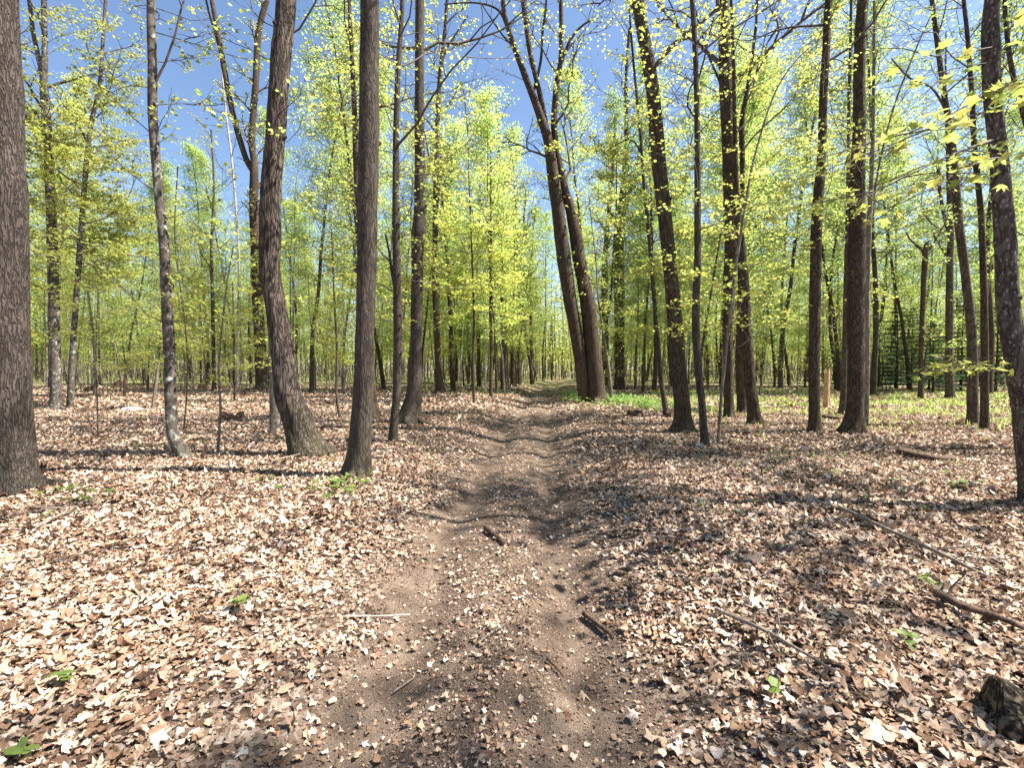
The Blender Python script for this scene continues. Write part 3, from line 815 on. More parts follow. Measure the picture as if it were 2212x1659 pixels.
tree('tree', 'slim trunk half hidden behind the left edge of the thickest dark trunk', 'tree',
     [(1820, 896, 18), (1823, 830, 15), (1826, 700, 13), (1828, 596, 11), (1832, 400, 9), (1834, 232, 8), (1838, 60, 7)], M['poledark'], Yl, seed=45, flare_amt=.8, nlow=5, height=17)
tree('tree', 'far blackish tree broken into short forked arms in front of the firs', 'tree',
     [(1988, 864, 13), (1990, 761, 11), (1993, 660, 12), (1996, 596, 13), (1999, 545, 15), (2004, 520, 9)], M['dark'], Gl, seed=46, nlow=0, top=False, height=9,
     limbs=[[(1998, 548, 9), (1985, 532, 7), (1972, 520, 5), (1960, 500, 3)], [(2000, 545, 8), (2014, 528, 6), (2026, 505, 4), (2040, 480, 3)]])
tree('tree', 'dull grey tree with a dead side limb, behind the leaning right pair', 'tree',
     [(2052, 864, 24), (2051, 800, 20), (2051, 662, 18), (2052, 560, 17), (2054, 503, 15), (2050, 400, 12), (2046, 280, 9)], M['poledark'], Gl, seed=47, nlow=8, height=17, flare_amt=.8,
     limbs=[[(2052, 510, 10), (2038, 463, 9), (2027, 397, 8), (2022, 340, 5)], [(2048, 556, 6), (2030, 530, 5), (2015, 505, 4)]], lsz=(.1, .15))
tree('tree', 'left tree of the leaning right pair, growing close together', 'tree',
     [(2102, 920, 28), (2101, 860, 26), (2099, 728, 24), (2086, 596, 22), (2069, 463, 21), (2059, 331, 18), (2044, 232, 15), (2030, 132, 13), (2013, 0, 11)],
     M['poledark'], Gl, seed=48, nlow=10, low=4, height=18, flare_amt=.6, limbs=[[(2045, 240, 6), (2010, 190, 5), (1960, 170, 4), (1920, 130, 3)]])
tree('tree', 'right tree of the leaning right pair, slightly slimmer', 'tree',
     [(2126, 932, 23), (2127, 860, 20), (2126, 662, 18), (2119, 463, 15), (2106, 331, 14), (2099, 199, 12), (2089, 66, 11), (2082, 0, 10)],
     M['dark'], Gl, seed=49, nlow=8, low=4, height=17, flare_amt=.3)
tree('tree', 'lichen-spotted knobbly tree at the right edge with big low maple leaves', 'tree',
     [(2236, 1096, 74), (2228, 1020, 66), (2218, 946, 62), (2204, 842, 58), (2183, 687, 57), (2175, 596, 54), (2167, 463, 47), (2157, 331, 41), (2143, 199, 39), (2141, 120, 42), (2144, 0, 37)],
     M['spotted'], Yl, seed=50, amp=.12, ridge=.12, nlow=0, height=15, flare_amt=.35, lsz=(.09, .145),
     sprays=[(2150, 300, 1900, 370, -1.2, .016), (2150, 240, 2000, 235, -1.6, .012), (2160, 340, 2010, 385, -1.0, .012), (2150, 200, 1930, 120, -1.0, .012),
             (2185, 760, 1995, 800, .8, .005), (2190, 800, 2125, 795, -.4, .004), (2155, 180, 2212, 190, -.6, .01)])
tree('tree', 'dark leaning stem crossing the top right corner', 'tree',
     [(2330, 985, 26), (2300, 760, 22), (2265, 480, 16), (2215, 260, 14), (2186, 150, 13), (2172, 40, 11), (2168, -60, 10)], M['dark'], Gl, seed=51, nlow=6, height=15)
tree('birch_tree', 'white-barked thin birch with bare twigs, seen above the left woods against the sky', 'tree',
     [(512, 838, 6), (514, 700, 5), (516, 560, 5), (508, 430, 5), (500, 340, 5), (488, 240, 4), (477, 130, 3), (470, 40, 2)], M['birch'], Gl, seed=52, nlow=10, low=5, height=22, leafy=.12, lowlen=1.5)
# small saplings on the left floor
for k, (pp, lb, bm) in enumerate([
    ([(463, 846, 10), (461, 760, 9), (459, 640, 8), (457, 530, 7), (462, 400, 5), (456, 280, 4)], 'slim brown tree in the gap between the wavy and curved trunks', M['poledark']),
    ([(470, 983, 7), (476, 880, 6), (472, 800, 5), (480, 700, 4), (492, 600, 3), (505, 530, 3)], 'pale sapling with yellow leaf fans left of the curved trunk foot', M['pole']),
    ([(397, 930, 4), (405, 820, 4), (400, 700, 4), (378, 520, 3), (384, 360, 3)], 'dark whip sapling just right of the smooth wavy trunk', M['poledark']),
    ([(329, 886, 8), (340, 800, 6), (347, 720, 5), (354, 640, 4)], 'leaning pale pole left of the smooth wavy trunk', M['pole']),
    ([(735, 905, 7), (727, 850, 6), (728, 760, 5), (722, 640, 4), (716, 500, 3)], 'thin bent sapling between the curved and straight brown trunks', M['poledark']),
    ([(212, 945, 4), (210, 860, 4), (208, 760, 3), (212, 640, 3)], 'thinnest whip sapling on the sunny floor near the left stumps', M['poledark']),
    ([(506, 870, 5), (508, 790, 4), (505, 700, 4), (503, 610, 3)], 'small upright sapling in front of the far forked dark tree', M['poledark']),
    ([(30 + 560, 820, 3), (592, 740, 3), (600, 650, 3)], 'tiny far stem beside the curved trunk', M['pole'])][:7]):
    tree('sapling', lb, 'sapling', pp, bm, Ol if k != 1 else Yl, seed=60 + k, nlow=10, low=1.2 if k != 0 else 2.5, top=(k == 0), height=14 if k == 0 else 6, flare_amt=.1, leafy=1.4, lsz=(.06, .10), amp=.03, lowlen=.6)

# leaves piled against the feet of the trunks, and small dead twigs over the floor
rng = np.random.default_rng(8); mbl = MB()
for (tx, ty) in MAIN:
    if ty > 26: continue
    n = 220 if ty < 12 else 120
    az = rng.uniform(0, 6.28, n); rr = .16 + rng.gamma(2.0, .13, n)
    x = tx + np.cos(az) * rr; y = ty + np.sin(az) * rr
    z = ground_z(x, y) + .11 * np.exp(-rr / .28) * rng.uniform(.2, 1.1, n) + .01
    leaves(mbl, rng, np.stack([x, y, z], -1), rng.uniform(.04, .09, n), MAPLE2 if ty < 12 else OVAL, tilt=.4, curl=.5, jag=.2, crumple=.05)
tag(mbl.build('drifted_leaves', [M['dead']]), kind='stuff')
mbl = MB()
for k in range(900):
    y = math.sqrt(rng.uniform(1.3 ** 2, 13 ** 2)); x = rng.uniform(-1.15, 1.15) * y
    L = rng.gamma(2.0, .07) + .04; a = rng.uniform(0, 6.28); z = float(ground_z(x, y)) + .022
    d = np.array([math.cos(a), math.sin(a), rng.normal(0, .07)]); q = np.array([x, y, z]); P = [q]
    for _ in range(3):
        d = d + rng.normal(0, .18, 3) * [1, 1, .3]; q = q + d * L / 3; P.append(q)
    tube(mbl, np.array(P), np.linspace(.0035, .0012, 4) * rng.uniform(.6, 1.6), 4, 0, closed_end=False)
tag(mbl.build('twig_litter', [M['stick']]), kind='stuff')

# ------------------------------------------------------------------ prototypes for the woods behind
def proto_tree(kind, seed, H, r0, c0, blen, nb, leaf, lsz, bm, lm, dens=3.2, sub=5, per=2, lean=.03, depth=1, jit=.26):
    r = np.random.default_rng(seed)
    P = [np.array([0, 0, -.2, r0 * 1.25])]; d = np.array([r.normal(0, lean), r.normal(0, lean), 1.])
    n = int(H / 1.3)
    for i in range(n):
        d = d + np.array([r.normal(0, .035), r.normal(0, .035), 0]); d /= np.linalg.norm(d)
        P.append(np.append(P[-1][:3] + d * (H + .2) / n, r0 * (1 - .88 * (i + 1) / n)))
    S = catmull(np.array(P), .5)
    tb = MB(); tube(tb, S[:, :3], np.maximum(S[:, 3], .006), 8, 0, lumps(seed, .06))
    cr = Crown(r)
    hi = S[S[:, 2] > c0]
    for k in range(nb):
        i = int((k + r.uniform(0, .9)) / nb * (len(hi) - 1)); az = k * 2.4 + r.normal(0, .4)
        t = i / max(1, len(hi) - 1)
        prof = (.55 + .9 * t) if t < .4 else (.91 - .75 * (t - .4) / .6)
        cr.twig(hi[i][:3], (math.cos(az), math.sin(az), .25 + .8 * t), blen * prof * r.uniform(.6, 1.15), max(.008, hi[i][3] * .35), depth, up=.10, dens=dens, sub=sub)
    cr.leaf_mass(leaf, lsz[0] * .74, lsz[1] * .74, per=per, jit=jit, tilt=.45, droop=.2, flatz=.5)
    return tb.mesh('trunk', [bm]), cr.mb.mesh('crown', [M['twig'], lm])

def proto_fir(seed, H):
    r = np.random.default_rng(seed)
    S = np.array([[0, 0, -.1, .06], [0.02, 0, H * .5, .035], [0, .02, H, .008]])
    tb = MB(); q = catmull(S, .4); tube(tb, q[:, :3], q[:, 3], 7)
    cr = MB()
    z = .35
    anch = []; yaws = []
    while z < H - .1:
        t = z / H; L = (1 - t) ** .8 * H * .30 + .1
        for k in range(6):
            az = r.uniform(0, 6.28); l = L * r.uniform(.75, 1.1)
            d = np.array([math.cos(az), math.sin(az), -.12])
            P = np.array([[0, 0, z], [d[0] * l * .5, d[1] * l * .5, z - .03 * l], [d[0] * l, d[1] * l, z + .03 * l]])
            tube(cr, P, [.008, .005, .002], 3, 0)
            m_ = int(l * 115)
            tt = r.uniform(.1, 1, m_); sd = r.normal(0, .13, m_) * l * (1.15 - tt)
            q = P[0] * (1 - tt)[:, None] + P[2] * tt[:, None]
            q[:, 0] += -d[1] * sd; q[:, 1] += d[0] * sd; q[:, 2] += r.normal(0, .025, m_)
            anch.append(q); yaws.append(az - math.pi / 2 + r.normal(0, .7, m_))
        z += .17 + .06 * r.uniform()
    A = np.concatenate(anch)
    nd = (np.array([(0, 0), (.10, .4), (0, 1.), (-.10, .4)]), QUAD[1])
    leaves(cr, r, A, r.uniform(.09, .16, len(A)), nd, yaw=np.concatenate(yaws), tilt=.3, mat=1, curl=.1)
    return tb.mesh('trunk', [M['dark']]), cr.mesh('crown', [M['twig'], M['lf_fir']])

protos = {
    'tallG': [proto_tree('t', 101 + i, 19 + i * 1.5, .13, 6.0, 3.0, 44, QUAD, (.11, .18), [M['dark'], M['poledark']][i % 2], [Gl, Yl, Gl][i], per=5, depth=2, dens=3.0) for i in range(3)],
    'midY': [proto_tree('m', 111 + i, 13 + i * 1.6, .07, 2.6, 2.4, 46, QUAD, (.09, .15), [M['poledark'], M['dark'], M['pole']][i], [Gl, Gl, Yl][i], per=5, depth=2, dens=3.4) for i in range(3)],
    'midO': [proto_tree('m', 121 + i, 11 + i * 2.0, .06, 2.4, 2.3, 46, QUAD, (.09, .14), [M['pole'], M['poledark'], M['pole']][i], [Ol, Gl, Ol][i], per=4, depth=2, dens=3.4) for i in range(3)],
    'shade': [proto_tree('t', 161 + i, 19 + i, .15, 7.0, 3.2, 13, QUAD, (.14, .24), M['dark'], Gl, per=18, dens=2.4, jit=.5) for i in range(3)],
    'pole': [proto_tree('p', 131 + i, 12 + i * 2.5, .05, 6.0, 1.9, 24, QUAD, (.09, .14), [M['pole'], M['birch'], M['pole']][i], Gl, lean=.08, per=4) for i in range(3)],
    'sap': [proto_tree('s', 141 + i, 4.0 + i, .022, 1.0, 1.3, 20, QUAD, (.07, .12), [M['pole'], M['poledark'], M['poledark']][i], [Yl, Gl, Ol][i], dens=5, lean=.08, per=2) for i in range(3)],
    'fir': [proto_fir(151 + i, 4.2 + i * 1.4) for i in range(2)],
}

def place(kind, var, x, y, rz, s, name, label, cat, group):
    tm_, cm_ = protos[kind][var % len(protos[kind])]
    e = empty(name, (x, y, float(ground_z(x, y))), rz, s)
    tag(e, label, cat, group)
    for nm, me in (('trunk', tm_), ('crown', cm_)):
        o = bpy.data.objects.new(nm, me); COL.objects.link(o); o.parent = e
    return e

prs = np.random.default_rng(77)
placed = list(MAIN)
def free(x, y, dmin):
    for a, b in placed:
        if (a - x) ** 2 + (b - y) ** 2 < dmin * dmin: return False
    return True
LAND = [(-200, 'left edge'), (18, 'left edge trunk'), (165, 'slim grey pair'), (366, 'wavy trunk'), (600, 'curved trunk'), (785, 'brown trunk'),
        (895, 'burled tree'), (1035, 'thin trail-side pole'), (1185, 'trail end'), (1265, 'twin-stemmed tree'), (1340, 'thick straight tree'), (1465, 'left-leaning tree'),
        (1600, 'crowded trio'), (1760, 'lone straight tree'), (1850, 'thickest trunk'), (1990, 'broken forked tree'), (2105, 'leaning pair'), (2205, 'lichen-spotted tree'), (2500, 'right edge')]
LOOK = {'tallG': 'tall tree', 'midY': 'leafy tree', 'midO': 'airy slender tree', 'pole': 'pale pole-like tree', 'sap': 'low leafy sapling'}
ORD = ['first', 'second', 'third', 'fourth', 'fifth', 'sixth', 'seventh', 'eighth', 'ninth', 'tenth', 'eleventh', 'twelfth'] + ['%dth' % i for i in range(13, 40)]
PENDING = []
def label_woods():
    cells = {}
    for px, kd, e in PENDING:
        g = max(i for i in range(len(LAND) - 1) if LAND[i][0] <= px or i == 0)
        cells.setdefault((g, kd), []).append((px, e))
    for (g, kd), L in cells.items():
        L.sort(key=lambda q: q[0])
        A, B = LAND[g][1], LAND[g + 1][1]
        for i, (px, e) in enumerate(L):
            if len(L) == 1: e['label'] = 'only %s in the woods between %s and %s' % (LOOK[kd], A, B)
            else: e['label'] = '%s, %s from left between %s and %s' % (LOOK[kd], ORD[i], A, B)
def scatter(n, y0, y1, px0, px1, kinds, dmin, name, label, cat, group, smin=.85, smax=1.2, clear=1.9):
    k = 0; tries = 0
    while k < n and tries < n * 60:
        tries += 1
        y = math.sqrt(prs.uniform(y0 * y0, y1 * y1)); px = prs.uniform(px0, px1)
        x = (px - CX) / F * y
        if abs(x - float(path_c(y))) < clear: continue
        if not free(x, y, dmin): continue
        kd = kinds[prs.integers(len(kinds))]
        e = place(kd, int(prs.integers(9)), x, y, prs.uniform(0, 6.28), prs.uniform(smin, smax), name, label, cat, group)
        PENDING.append((px, kd, e)); placed.append((x, y)); k += 1

scatter(86, 28, 62, -120, 760, ['midO', 'midO', 'pole', 'pole', 'pole', 'midY', 'tallG'], 1.2, 'tree', 'slender spring tree in the crowded woods behind the left clearing', 'tree', 'slender trees behind the left clearing')
scatter(26, 26, 50, -120, 800, ['sap', 'sap'], 1.0, 'sapling', 'leafy sapling at the far rim of the left clearing', 'sapling', 'saplings rimming the left clearing')
scatter(44, 24, 60, 800, 1190, ['midY', 'midO', 'tallG', 'pole', 'midY'], 1.4, 'tree', 'slender tree in the woods left of the trail where it narrows', 'tree', 'slender trees left of the narrowing trail')
scatter(16, 42, 66, 1000, 1300, ['midY', 'pole', 'tallG'], 1.2, 'tree', 'bright leafy young tree arching over the far end of the trail', 'tree', 'leafy trees at the trail end', clear=1.2)
scatter(58, 24, 60, 1240, 1780, ['midY', 'midY', 'tallG', 'midY', 'pole'], 1.4, 'tree', 'slender yellow-green tree in the woods behind the right-hand trunks', 'tree', 'slender trees behind the right-hand trunks')
scatter(22, 21, 44, 1200, 1800, ['sap', 'sap'], 1.0, 'sapling', 'low leafy sapling in the woods right of the trail', 'sapling', 'saplings right of the trail')
scatter(46, 28, 60, 1780, 2330, ['midY', 'tallG', 'midO', 'tallG'], 1.5, 'tree', 'slender tree beyond the grassy opening on the right', 'tree', 'slender trees beyond the grassy opening')
scatter(12, 22, 34, 1850, 2330, ['sap', 'sap'], 1.0, 'sapling', 'leafy sapling at the back of the grassy opening', 'sapling', 'saplings behind the grassy opening')
scatter(7, 32, 46, 340, 900, ['tallG', 'pole'], 1.6, 'tree', 'x', 'tree', 'slender trees behind the left clearing', smin=.95, smax=1.15)
scatter(8, 26, 40, 600, 1080, ['tallG', 'pole', 'midY'], 1.8, 'tree', 'x', 'tree', 'slender trees behind the left clearing', smin=1.0, smax=1.25)
scatter(10, 22, 36, 1300, 2250, ['tallG', 'midY', 'pole'], 1.8, 'tree', 'x', 'tree', 'slender trees behind the right-hand trunks', smin=1.0, smax=1.25)
scatter(8, 19, 29, -100, 340, ['midO', 'midO', 'midY'], 2.0, 'tree', 'x', 'tree', 'slender trees behind the left clearing')
label_woods()
for k, (px, py, s, lb) in enumerate([(1935, 846, 1.15, 'tallest dark young fir behind the thickest right trunk'),
                                     (1968, 842, .9, 'narrow fir just left of the broken forked tree'),
                                     (2015, 850, .95, 'bushy low fir between the broken forked tree and the grey one'),
                                     (2075, 846, 1.0, 'fir showing between the grey tree and the leaning pair'),
                                     (2150, 850, 1.1, 'dark fir between the leaning pair and the lichen-spotted trunk'),
                                     (1905, 838, .8, 'small fir sapling in the shade left of the other firs')]):
    g = on_ground(px, py); place('fir', k, g[0], g[1], k * 1.3, s * 1.18, 'fir_tree', lb, 'fir tree', 'young firs on the right'); placed.append((g[0], g[1]))
# trees outside the frame on the sunny side: their shade falls on the floor we see
for k, (x, y) in enumerate([(9.5, 4.0), (10.5, .5), (13, -2.5), (11.5, 8.0), (20, 3.0), (8.5, -3), (27, 12), (24, -4)]):
    place('shade', k, x, y, k * 1.9, 1.0, 'tree', 'tall tree standing out of view right of the camera', 'tree', 'trees out of view on the sunny side')

# ------------------------------------------------------------------ the far woods, one mass
r = np.random.default_rng(9)
mb = MB()
for k in range(1150):
    y = math.sqrt(r.uniform(58 ** 2, 118 ** 2)); x = r.uniform(-1.25, 1.25) * y
    H = r.uniform(10, 22); rad = r.uniform(.05, .17); z0 = float(ground_z(x, y)) - .2
    l = r.normal(0, .05, 2)
    zz = np.linspace(0, 1, 6)
    P = np.stack([x + l[0] * H * zz + r.normal(0, .12, 6), y + l[1] * H * zz, z0 + H * zz], -1)
    tube(mb, P, rad * (1 - .85 * zz), 5, int(r.uniform() < .4), closed_end=False)
    n = 300
    t = r.beta(1.25, 1.3, n)
    A = np.stack([np.interp(t, zz, P[:, 0]), np.interp(t, zz, P[:, 1]), np.interp(t, zz, P[:, 2])], -1)
    cl = r.integers(0, 26, n); off = r.normal(0, 1.35, (26, 3)) * np.array([1, 1, .5])
    A = A + off[cl] + r.normal(0, .4, (n, 3)) * np.array([1, 1, .4])
    A[:, 2] = np.maximum(A[:, 2], z0 + r.uniform(1.2, 5.5, n))
    leaves(mb, r, A, r.uniform(.2, .38, n), QUAD4, tilt=.6, mat=2 + int(r.uniform() < (.25 if x < 0 else .7)), curl=0.1)
# leafless thicket between the far trunks
n = 5200
y = np.sqrt(r.uniform(44 ** 2, 115 ** 2, n)); x = r.uniform(-1.25, 1.25, n) * y
for i in range(n):
    if abs(x[i] - float(path_c(y[i]))) < 2.2: continue
    z0 = float(ground_z(x[i], y[i])) - .1; H = r.uniform(1.5, 6); d = r.normal(0, .22, 2)
    P = np.array([[x[i], y[i], z0], [x[i] + d[0] * H * .5, y[i] + d[1] * H * .5, z0 + H * .55], [x[i] + d[0] * H * 1.1, y[i] + d[1] * H, z0 + H]])
    tube(mb, P, [.03, .02, .006], 3, int(r.uniform() < .5), closed_end=False)
tag(mb.build('distant_woods', [M['poledark'], M['pole'], Gl, Yl]), kind='stuff')
# low brush at the foot of the woods
mb = MB()
n = 60000
y = np.sqrt(r.uniform(24 ** 2, 100 ** 2, n)); x = r.uniform(-1.2, 1.2, n) * y
den = fbm(x * .35, y * .35, 44) ** 2 * 1.4 * sstep(y, 22, 45)
k = (r.uniform(0, 1, n) < den) & (np.abs(x - path_c(y)) > 1.6)
x, y = x[k], y[k]
z = ground_z(x, y) + r.gamma(1.6, .28, len(x))
leaves(mb, r, np.stack([x, y, z], -1), r.uniform(.10, .2, len(x)), QUAD, tilt=.5, mat=0)
tag(mb.build('undergrowth', [Gl]), kind='stuff')

# ------------------------------------------------------------------ stumps, logs, fallen sticks
def stump(px, py, wpx, hpx, label, m_=None, seed=1, jag=.35, name='tree_stump', cat='stump'):
    b = on_ground(px, py); r = np.random.default_rng(seed)
    t = b[1] / pix_dir(px, py)[1]
    rad = .5 * wpx * t / F * .85; h = hpx * t / F
    n = 26; mb = MB()
    th = np.arange(n) * 2 * math.pi / n
    rim = 1 + jag * (r.uniform(-1, .6, n) * .5 + .5 * np.sin(2 * th + r.uniform(0, 6)))
    rings = []
    for k, (zz, rr) in enumerate([(-.1, 1.45), (0.02, 1.3), (.25, 1.08), (.6, .98), (1, .93)]):
        lob = 1 + .16 * np.cos(5 * th + seed) * (1 if k < 3 else .4) + r.normal(0, .025, n)
        z = zz * h * (rim if k == 4 else 1)
        rings.append(np.stack([np.cos(th) * rad * rr * lob, np.sin(th) * rad * rr * lob, np.broadcast_to(z, n)], -1))
    inner = rings[-1] * np.array([.72, .72, 1]); inner[:, 2] -= h * .12; rings.append(inner)
    core = inner * np.array([.3, .3, 1]); core[:, 2] = h * r.uniform(.3, .6, n); rings.append(core)
    V = np.concatenate(rings)
    i = np.arange(len(rings) - 1)[:, None] * n; j = np.arange(n)[None]; k2 = (j + 1) % n
    mb.add(V, np.stack([i + j, i + k2, i + n + k2, i + n + j], -1).reshape(-1, 4), 0, False)
    jj = np.arange(n); c = np.vstack([core, core.mean(0)])
    mb.add(c, np.stack([jj, (jj + 1) % n, np.full(n, n)], -1), 0, False)
    o = mb.build(name, [m_ or M['rot']], None, tuple(b))
    return tag(o, label, cat)
stump(197, 850, 24, 14, 'small dark jagged stump left of the boxy far stump', seed=1)
stump(259, 840, 24, 16, 'boxy dark stump farthest back in the left clearing', seed=2, jag=.15)
stump(185, 892, 34, 10, 'low rotten stump beside the two slim grey trees', seed=3, jag=.6)
stump(284, 889, 44, 8, 'flat pale weathered stump in the sunny part of the left clearing', M['stickpale'], seed=4, jag=.3)
stump(503, 908, 52, 15, 'wide low mound-like stump left of the curved trunk', seed=5, jag=.5)
stump(440, 842, 22, 14, 'dark stump behind the smooth wavy trunk', seed=8)
stump(1371, 902, 38, 14, 'dark squat stump in front of the green herb patch', seed=6, jag=.3)
stump(1446, 904, 16, 14, 'little dark stump at the foot of the thin wavy leaning tree', seed=7)
stump(1785, 880, 13, 78, 'tall orange-tan broken snag between two dark right-hand trunks', M['snag'], seed=9, jag=.12, name='broken_snag', cat='snag')

def stick(pts, w, label, m_='stick', name='fallen_branch', cat='branch', twigs=0, seed=1, sides=8, lift=.02, lump=.1):
    r = np.random.default_rng(seed)
    W = np.array([on_ground(px, py) for px, py in pts])
    b = W[0].copy()
    t0 = b[1]
    Q = np.hstack([W - b, np.zeros((len(W), 1))])
    L = len(W)
    rad = .5 * w * t0 / F
    Q[:, 3] = rad * np.linspace(1, .55, L)
    Q[:, 2] += lift + Q[:, 3] * .6
    S = catmull(Q, .05)
    S[:, :2] += np.cumsum(r.normal(0, .0025, (len(S), 2)), 0)
    mb = MB()
    if sides > 20:      # a cut end that closes the log
        e = S[:1].copy(); S = np.vstack([np.hstack([e[:, :3], e[:, 3:] * .02]), np.hstack([e[:, :3] + (S[1][:3] - S[0][:3]) * .02, e[:, 3:] * .9]), S[1:]])
    tube(mb, S[:, :3], S[:, 3], sides, 0, lumps(seed, lump))
    for k in range(twigs):
        i = r.integers(len(S) // 4, len(S) - 1); az = r.uniform(0, 6.28)
        d = np.array([math.cos(az), math.sin(az), r.uniform(.0, .5)]); l = r.uniform(.15, .5)
        p = [S[i][:3]]
        for q in range(4):
            d = d + r.normal(0, .2, 3); d /= np.linalg.norm(d); p.append(p[-1] + d * l / 4)
        p = np.array(p); p[:, 2] = np.maximum(p[:, 2], .02)
        tube(mb, p, np.linspace(S[i][3] * .45, .002, 5), 4, 0)
    o = mb.build(name, [M[m_]], None, tuple(b))
    return tag(o, label, cat)
stick([(70, 1150), (135, 1118), (180, 1092), (222, 1080)], 11, 'thick bare branch lying among seedlings by the left edge trunk', twigs=2, seed=1)
stick([(452, 1064), (520, 1040), (600, 1015), (675, 995), (722, 976)], 9, 'long crooked dark branch lying below the curved trunk', 'rot', twigs=6, seed=2)
stick([(610, 1056), (660, 1043), (700, 1030), (737, 1012)], 7, 'shorter dark branch below the straight brown trunk', 'rot', twigs=4, seed=3)
stick([(585, 1010), (620, 1000), (660, 990), (690, 984)], 4, 'thin arched stick against the curved trunk foot', 'stick', seed=21, lift=.08)
stick([(1050, 1148), (1072, 1166), (1092, 1182)], 14, 'short stubby brown stick in the middle of the trail', 'rot', seed=4, name='stick', cat='stick')
stick([(1262, 1334), (1292, 1358), (1320, 1380)], 12, 'short dark stick at the right rim of the trail', 'rot', seed=5, name='stick', cat='stick')
stick([(1816, 1112), (1920, 1162), (2031, 1215), (2135, 1268)], 9, 'long straight dry pole slanting across the right-hand litter', 'stick', twigs=3, seed=6, lift=.06)
stick([(1546, 1336), (1640, 1378), (1720, 1420), (1811, 1472)], 9, 'thin dry branch slanting through the lower right litter', 'stick', twigs=3, seed=7, lift=.05)
stick([(2022, 1302), (2090, 1335), (2150, 1352), (2220, 1382)], 19, 'thick dark half-buried branch near the right edge', 'rot', twigs=1, seed=8, lift=.05)
stick([(1629, 1034), (1700, 1052), (1760, 1080), (1812, 1108)], 4, 'fine pale twig lying above the long slanting pole', 'stickpale', seed=9)
stick([(318, 1298), (345, 1306), (372, 1318)], 8, 'short dark stick in the lower left litter', 'rot', seed=10, name='stick', cat='stick')
stick([(745, 1340), (810, 1338), (882, 1334)], 4, 'thin pale twig reaching onto the trail from the left', 'stickpale', seed=11, name='twig', cat='twig')
stick([(850, 1505), (890, 1475), (896, 1462)], 4, 'small upright-angled twig on the left wheel track', 'stick', seed=12, name='twig', cat='twig')
stick([(1180, 1430), (1200, 1452), (1212, 1470)], 7, 'small dark curled stick in the right wheel track', 'rot', seed=13, name='twig', cat='twig')
stick([(0, 1262), (60, 1268), (110, 1278)], 7, 'brown stick entering from the left edge', 'stick', seed=14, name='stick', cat='stick')
stick([(985, 915), (1000, 893), (1015, 878)], 6, 'pale bleached stick lying left of the distant ruts', 'stickpale', seed=15, name='stick', cat='stick')
stick([(400, 968), (440, 950), (520, 905), (545, 898)], 4, 'slim branch lying behind the wavy trunk foot', 'stick', twigs=2, seed=16)
stick([(220, 920), (300, 912), (380, 900), (440, 888)], 5, 'long low stick across the left clearing', 'rot', twigs=3, seed=17)
stick([(1945, 984), (1980, 992), (2020, 998), (2056, 997)], 20, 'dark mossy rotten log lying in the right-hand grass', 'rot', seed=18, sides=14, name='fallen_log', cat='log', lump=.25)
stick([(1780, 906), (1800, 908), (1822, 910)], 14, 'short mossy log behind the thick right-hand pair', 'rot', seed=19, sides=12, name='fallen_log', cat='log', lump=.2)
stick([(2140, 1560), (2215, 1585), (2420, 1660)], 150, 'dark furrowed cut log in the lower right corner', 'logbark', seed=20, sides=28, name='cut_log', cat='log', lift=-.02, lump=.12)
stick([(1330, 912), (1400, 905), (1432, 898)], 4, 'thin stick leading to the little stump by the herb patch', 'stickpale', seed=22, name='stick', cat='stick')

# ------------------------------------------------------------------ green plants on the floor
def herb(px, py, n, spread, lsz, label, seed, hgt=.09, name='seedling', cat='seedling', group=None, tm=OVAL):
    """each little plant is an object of its own: a stem with its leaves"""
    lsz *= .72; b0 = on_ground(px, py); r = np.random.default_rng(seed)
    for k in range(n):
        dx, dy = r.normal(0, spread, 2)
        b = np.array([b0[0] + dx, b0[1] + dy, 0]); b[2] = float(ground_z(b[0], b[1]))
        mb = MB()
        h = hgt * r.uniform(.6, 1.2); tp = np.array([r.normal(0, .02), r.normal(0, .02), h])
        tube(mb, np.array([[0, 0, -.01], tp / 2 + [.005, 0, 0], tp]), [.002, .0018, .0012], 3, 0, closed_end=False)
        m_ = r.integers(4, 8)
        leaves(mb, r, np.repeat(tp[None], m_, 0), r.uniform(lsz * .7, lsz * 1.2, m_), tm, tilt=.25, mat=0, curl=.2, droop=-.05, jag=.1)
        tag(mb.build(name, [M['lf_herb']], None, tuple(b)), label, cat, ('plants: ' + label) if n > 1 else None)
herb(150, 1095, 3, .10, .085, 'broad-leaved seedling in front of the left edge trunk', 1)
herb(245, 1080, 3, .10, .075, 'seedling at the tip of the thick bare branch on the left', 2)
herb(105, 1122, 2, .04, .07, 'small seedling at the thick end of the bare branch', 3)
herb(318, 990, 4, .18, .07, 'pale green fern-like sprig left of the wavy trunk foot', 4, .2)
herb(570, 1048, 4, .08, .075, 'bright green sprig below the curved trunk', 5)
herb(575, 1068, 3, .07, .07, 'second bright sprig, nearer the camera below the curved trunk', 6)
herb(730, 1058, 10, .20, .10, 'bright green sprig in front of the straight brown trunk', 7)
herb(690, 1068, 6, .14, .07, 'bright sprig just left of those by the straight brown trunk', 17)
herb(768, 1076, 4, .10, .065, 'sparse sprig right of those by the brown trunk', 8)
herb(508, 1335, 1, .01, .09, 'single green seedling alone in the lower left litter', 9, .09)
herb(152, 1480, 2, .03, .075, 'small seedling near the lower left corner', 10, .07)
herb(45, 1655, 1, .02, .08, 'green leaf tip at the bottom left corner', 11, .05)
herb(2070, 1058, 4, .08, .09, 'bright broad-leaved seedling near the lichen-spotted trunk', 12)
herb(1905, 1095, 3, .1, .06, 'tiny seedling above the long slanting pole', 13)
herb(2005, 1275, 3, .06, .06, 'seedling beside the long slanting pole end', 14, .08)
herb(1690, 1510, 1, .01, .07, 'single green blade in the lower right litter', 15, .06)
herb(2000, 1410, 2, .08, .07, 'olive seedling in the lower right litter', 16, .07)
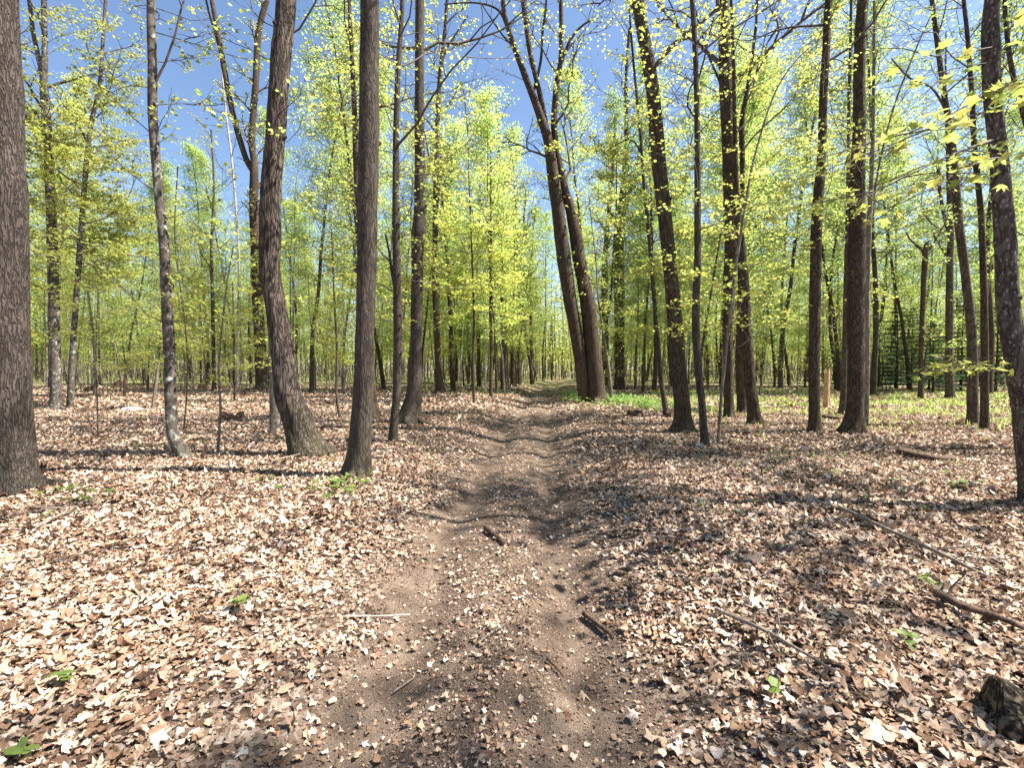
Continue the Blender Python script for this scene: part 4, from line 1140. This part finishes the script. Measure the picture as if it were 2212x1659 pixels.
herb(940, 975, 6, .3, .07, 'yellow-green sprig on the left trail bank', 18)
herb(1560, 1120, 4, .25, .055, 'small sprig in the sunny litter right of the trail', 19)
herb(1690, 985, 3, .15, .07, 'dark green seedling behind the fine pale twig', 20)
herb(470, 960, 4, .2, .07, 'sprig at the foot of the pale sapling with leaf fans', 21)
herb(100, 1085, 6, .22, .09, 'seedling hugging the left edge trunk foot', 31)
herb(640, 1010, 5, .3, .07, 'sprig in the dead branches below the curved trunk', 32)
herb(720, 1062, 9, .25, .095, 'small leafy sprig in the row before the straight brown trunk', 33)
herb(1960, 1010, 9, .9, .08, 'sprig beside the dark mossy log', 34)
herb(1800, 1045, 8, .8, .07, 'sprig in the litter in front of the thickest trunk', 35)
def herb_patch(pxs, n, label, seed, name='herb_patch'):
    r = np.random.default_rng(seed); mb = MB()
    P = []
    for (px, py, sx, sy, k) in pxs:
        b = on_ground(px, py); q = r.normal(0, 1, (k, 2)) * np.array([sx, sy]) + b[:2]; P.append(q)
    P = np.concatenate(P); P = P[np.abs(P[:, 0] - path_c(P[:, 1])) > .8]
    z = ground_z(P[:, 0], P[:, 1]) + r.uniform(.04, .28, len(P))
    leaves(mb, r, np.stack([P[:, 0], P[:, 1], z], -1), r.uniform(.08, .17, len(P)), OVAL, tilt=.4, mat=0, curl=.25)
    return tag(mb.build(name, [M['lf_herb']]), label, 'herbs', kind='stuff')
herb_patch([(1350, 872, .8, 1.3, 950), (1395, 880, .8, 1.0, 560), (1330, 862, .7, 1.5, 200)], 0, 'green herb patch right of the twin-stemmed tree', 1)
herb_patch([(1245, 856, .4, 2.0, 420), (1235, 866, .3, 1.2, 120)], 0, 'green herb patch at the trail side by the twin-stemmed tree', 2)
herb_patch([(1180, 838, .8, 4, 250), (1010, 850, 2.5, 3, 250)], 0, 'scattered herbs on the far left bank', 3)
# grass on the right
r = np.random.default_rng(12)
n = 90000
y = np.sqrt(r.uniform(6 ** 2, 34 ** 2, n)); x = r.uniform(.3, 1.2, n) * y
k = r.uniform(0, 1, n) < (green_mask(x, y) ** 1.2 * 1.5 * sstep(fbm(x * .9, y * .9, 63), .42, .62) + .012)
x, y = x[k], y[k]
mb = MB()
blade = (np.array([(-.05, 0), (.05, 0), (.03, .6), (0, 1)]), np.array([(0, 1, 2), (0, 2, 3)]))
leaves(mb, r, np.stack([x, y, ground_z(x, y)], -1), r.uniform(.06, .22, len(x)), blade, tilt=.35, droop=-1.2, curl=.3)
tag(mb.build('grass', [Gl]), kind='stuff')
print('objects', len(bpy.data.objects), 'verts', sum(len(m.vertices) for m in bpy.data.meshes))
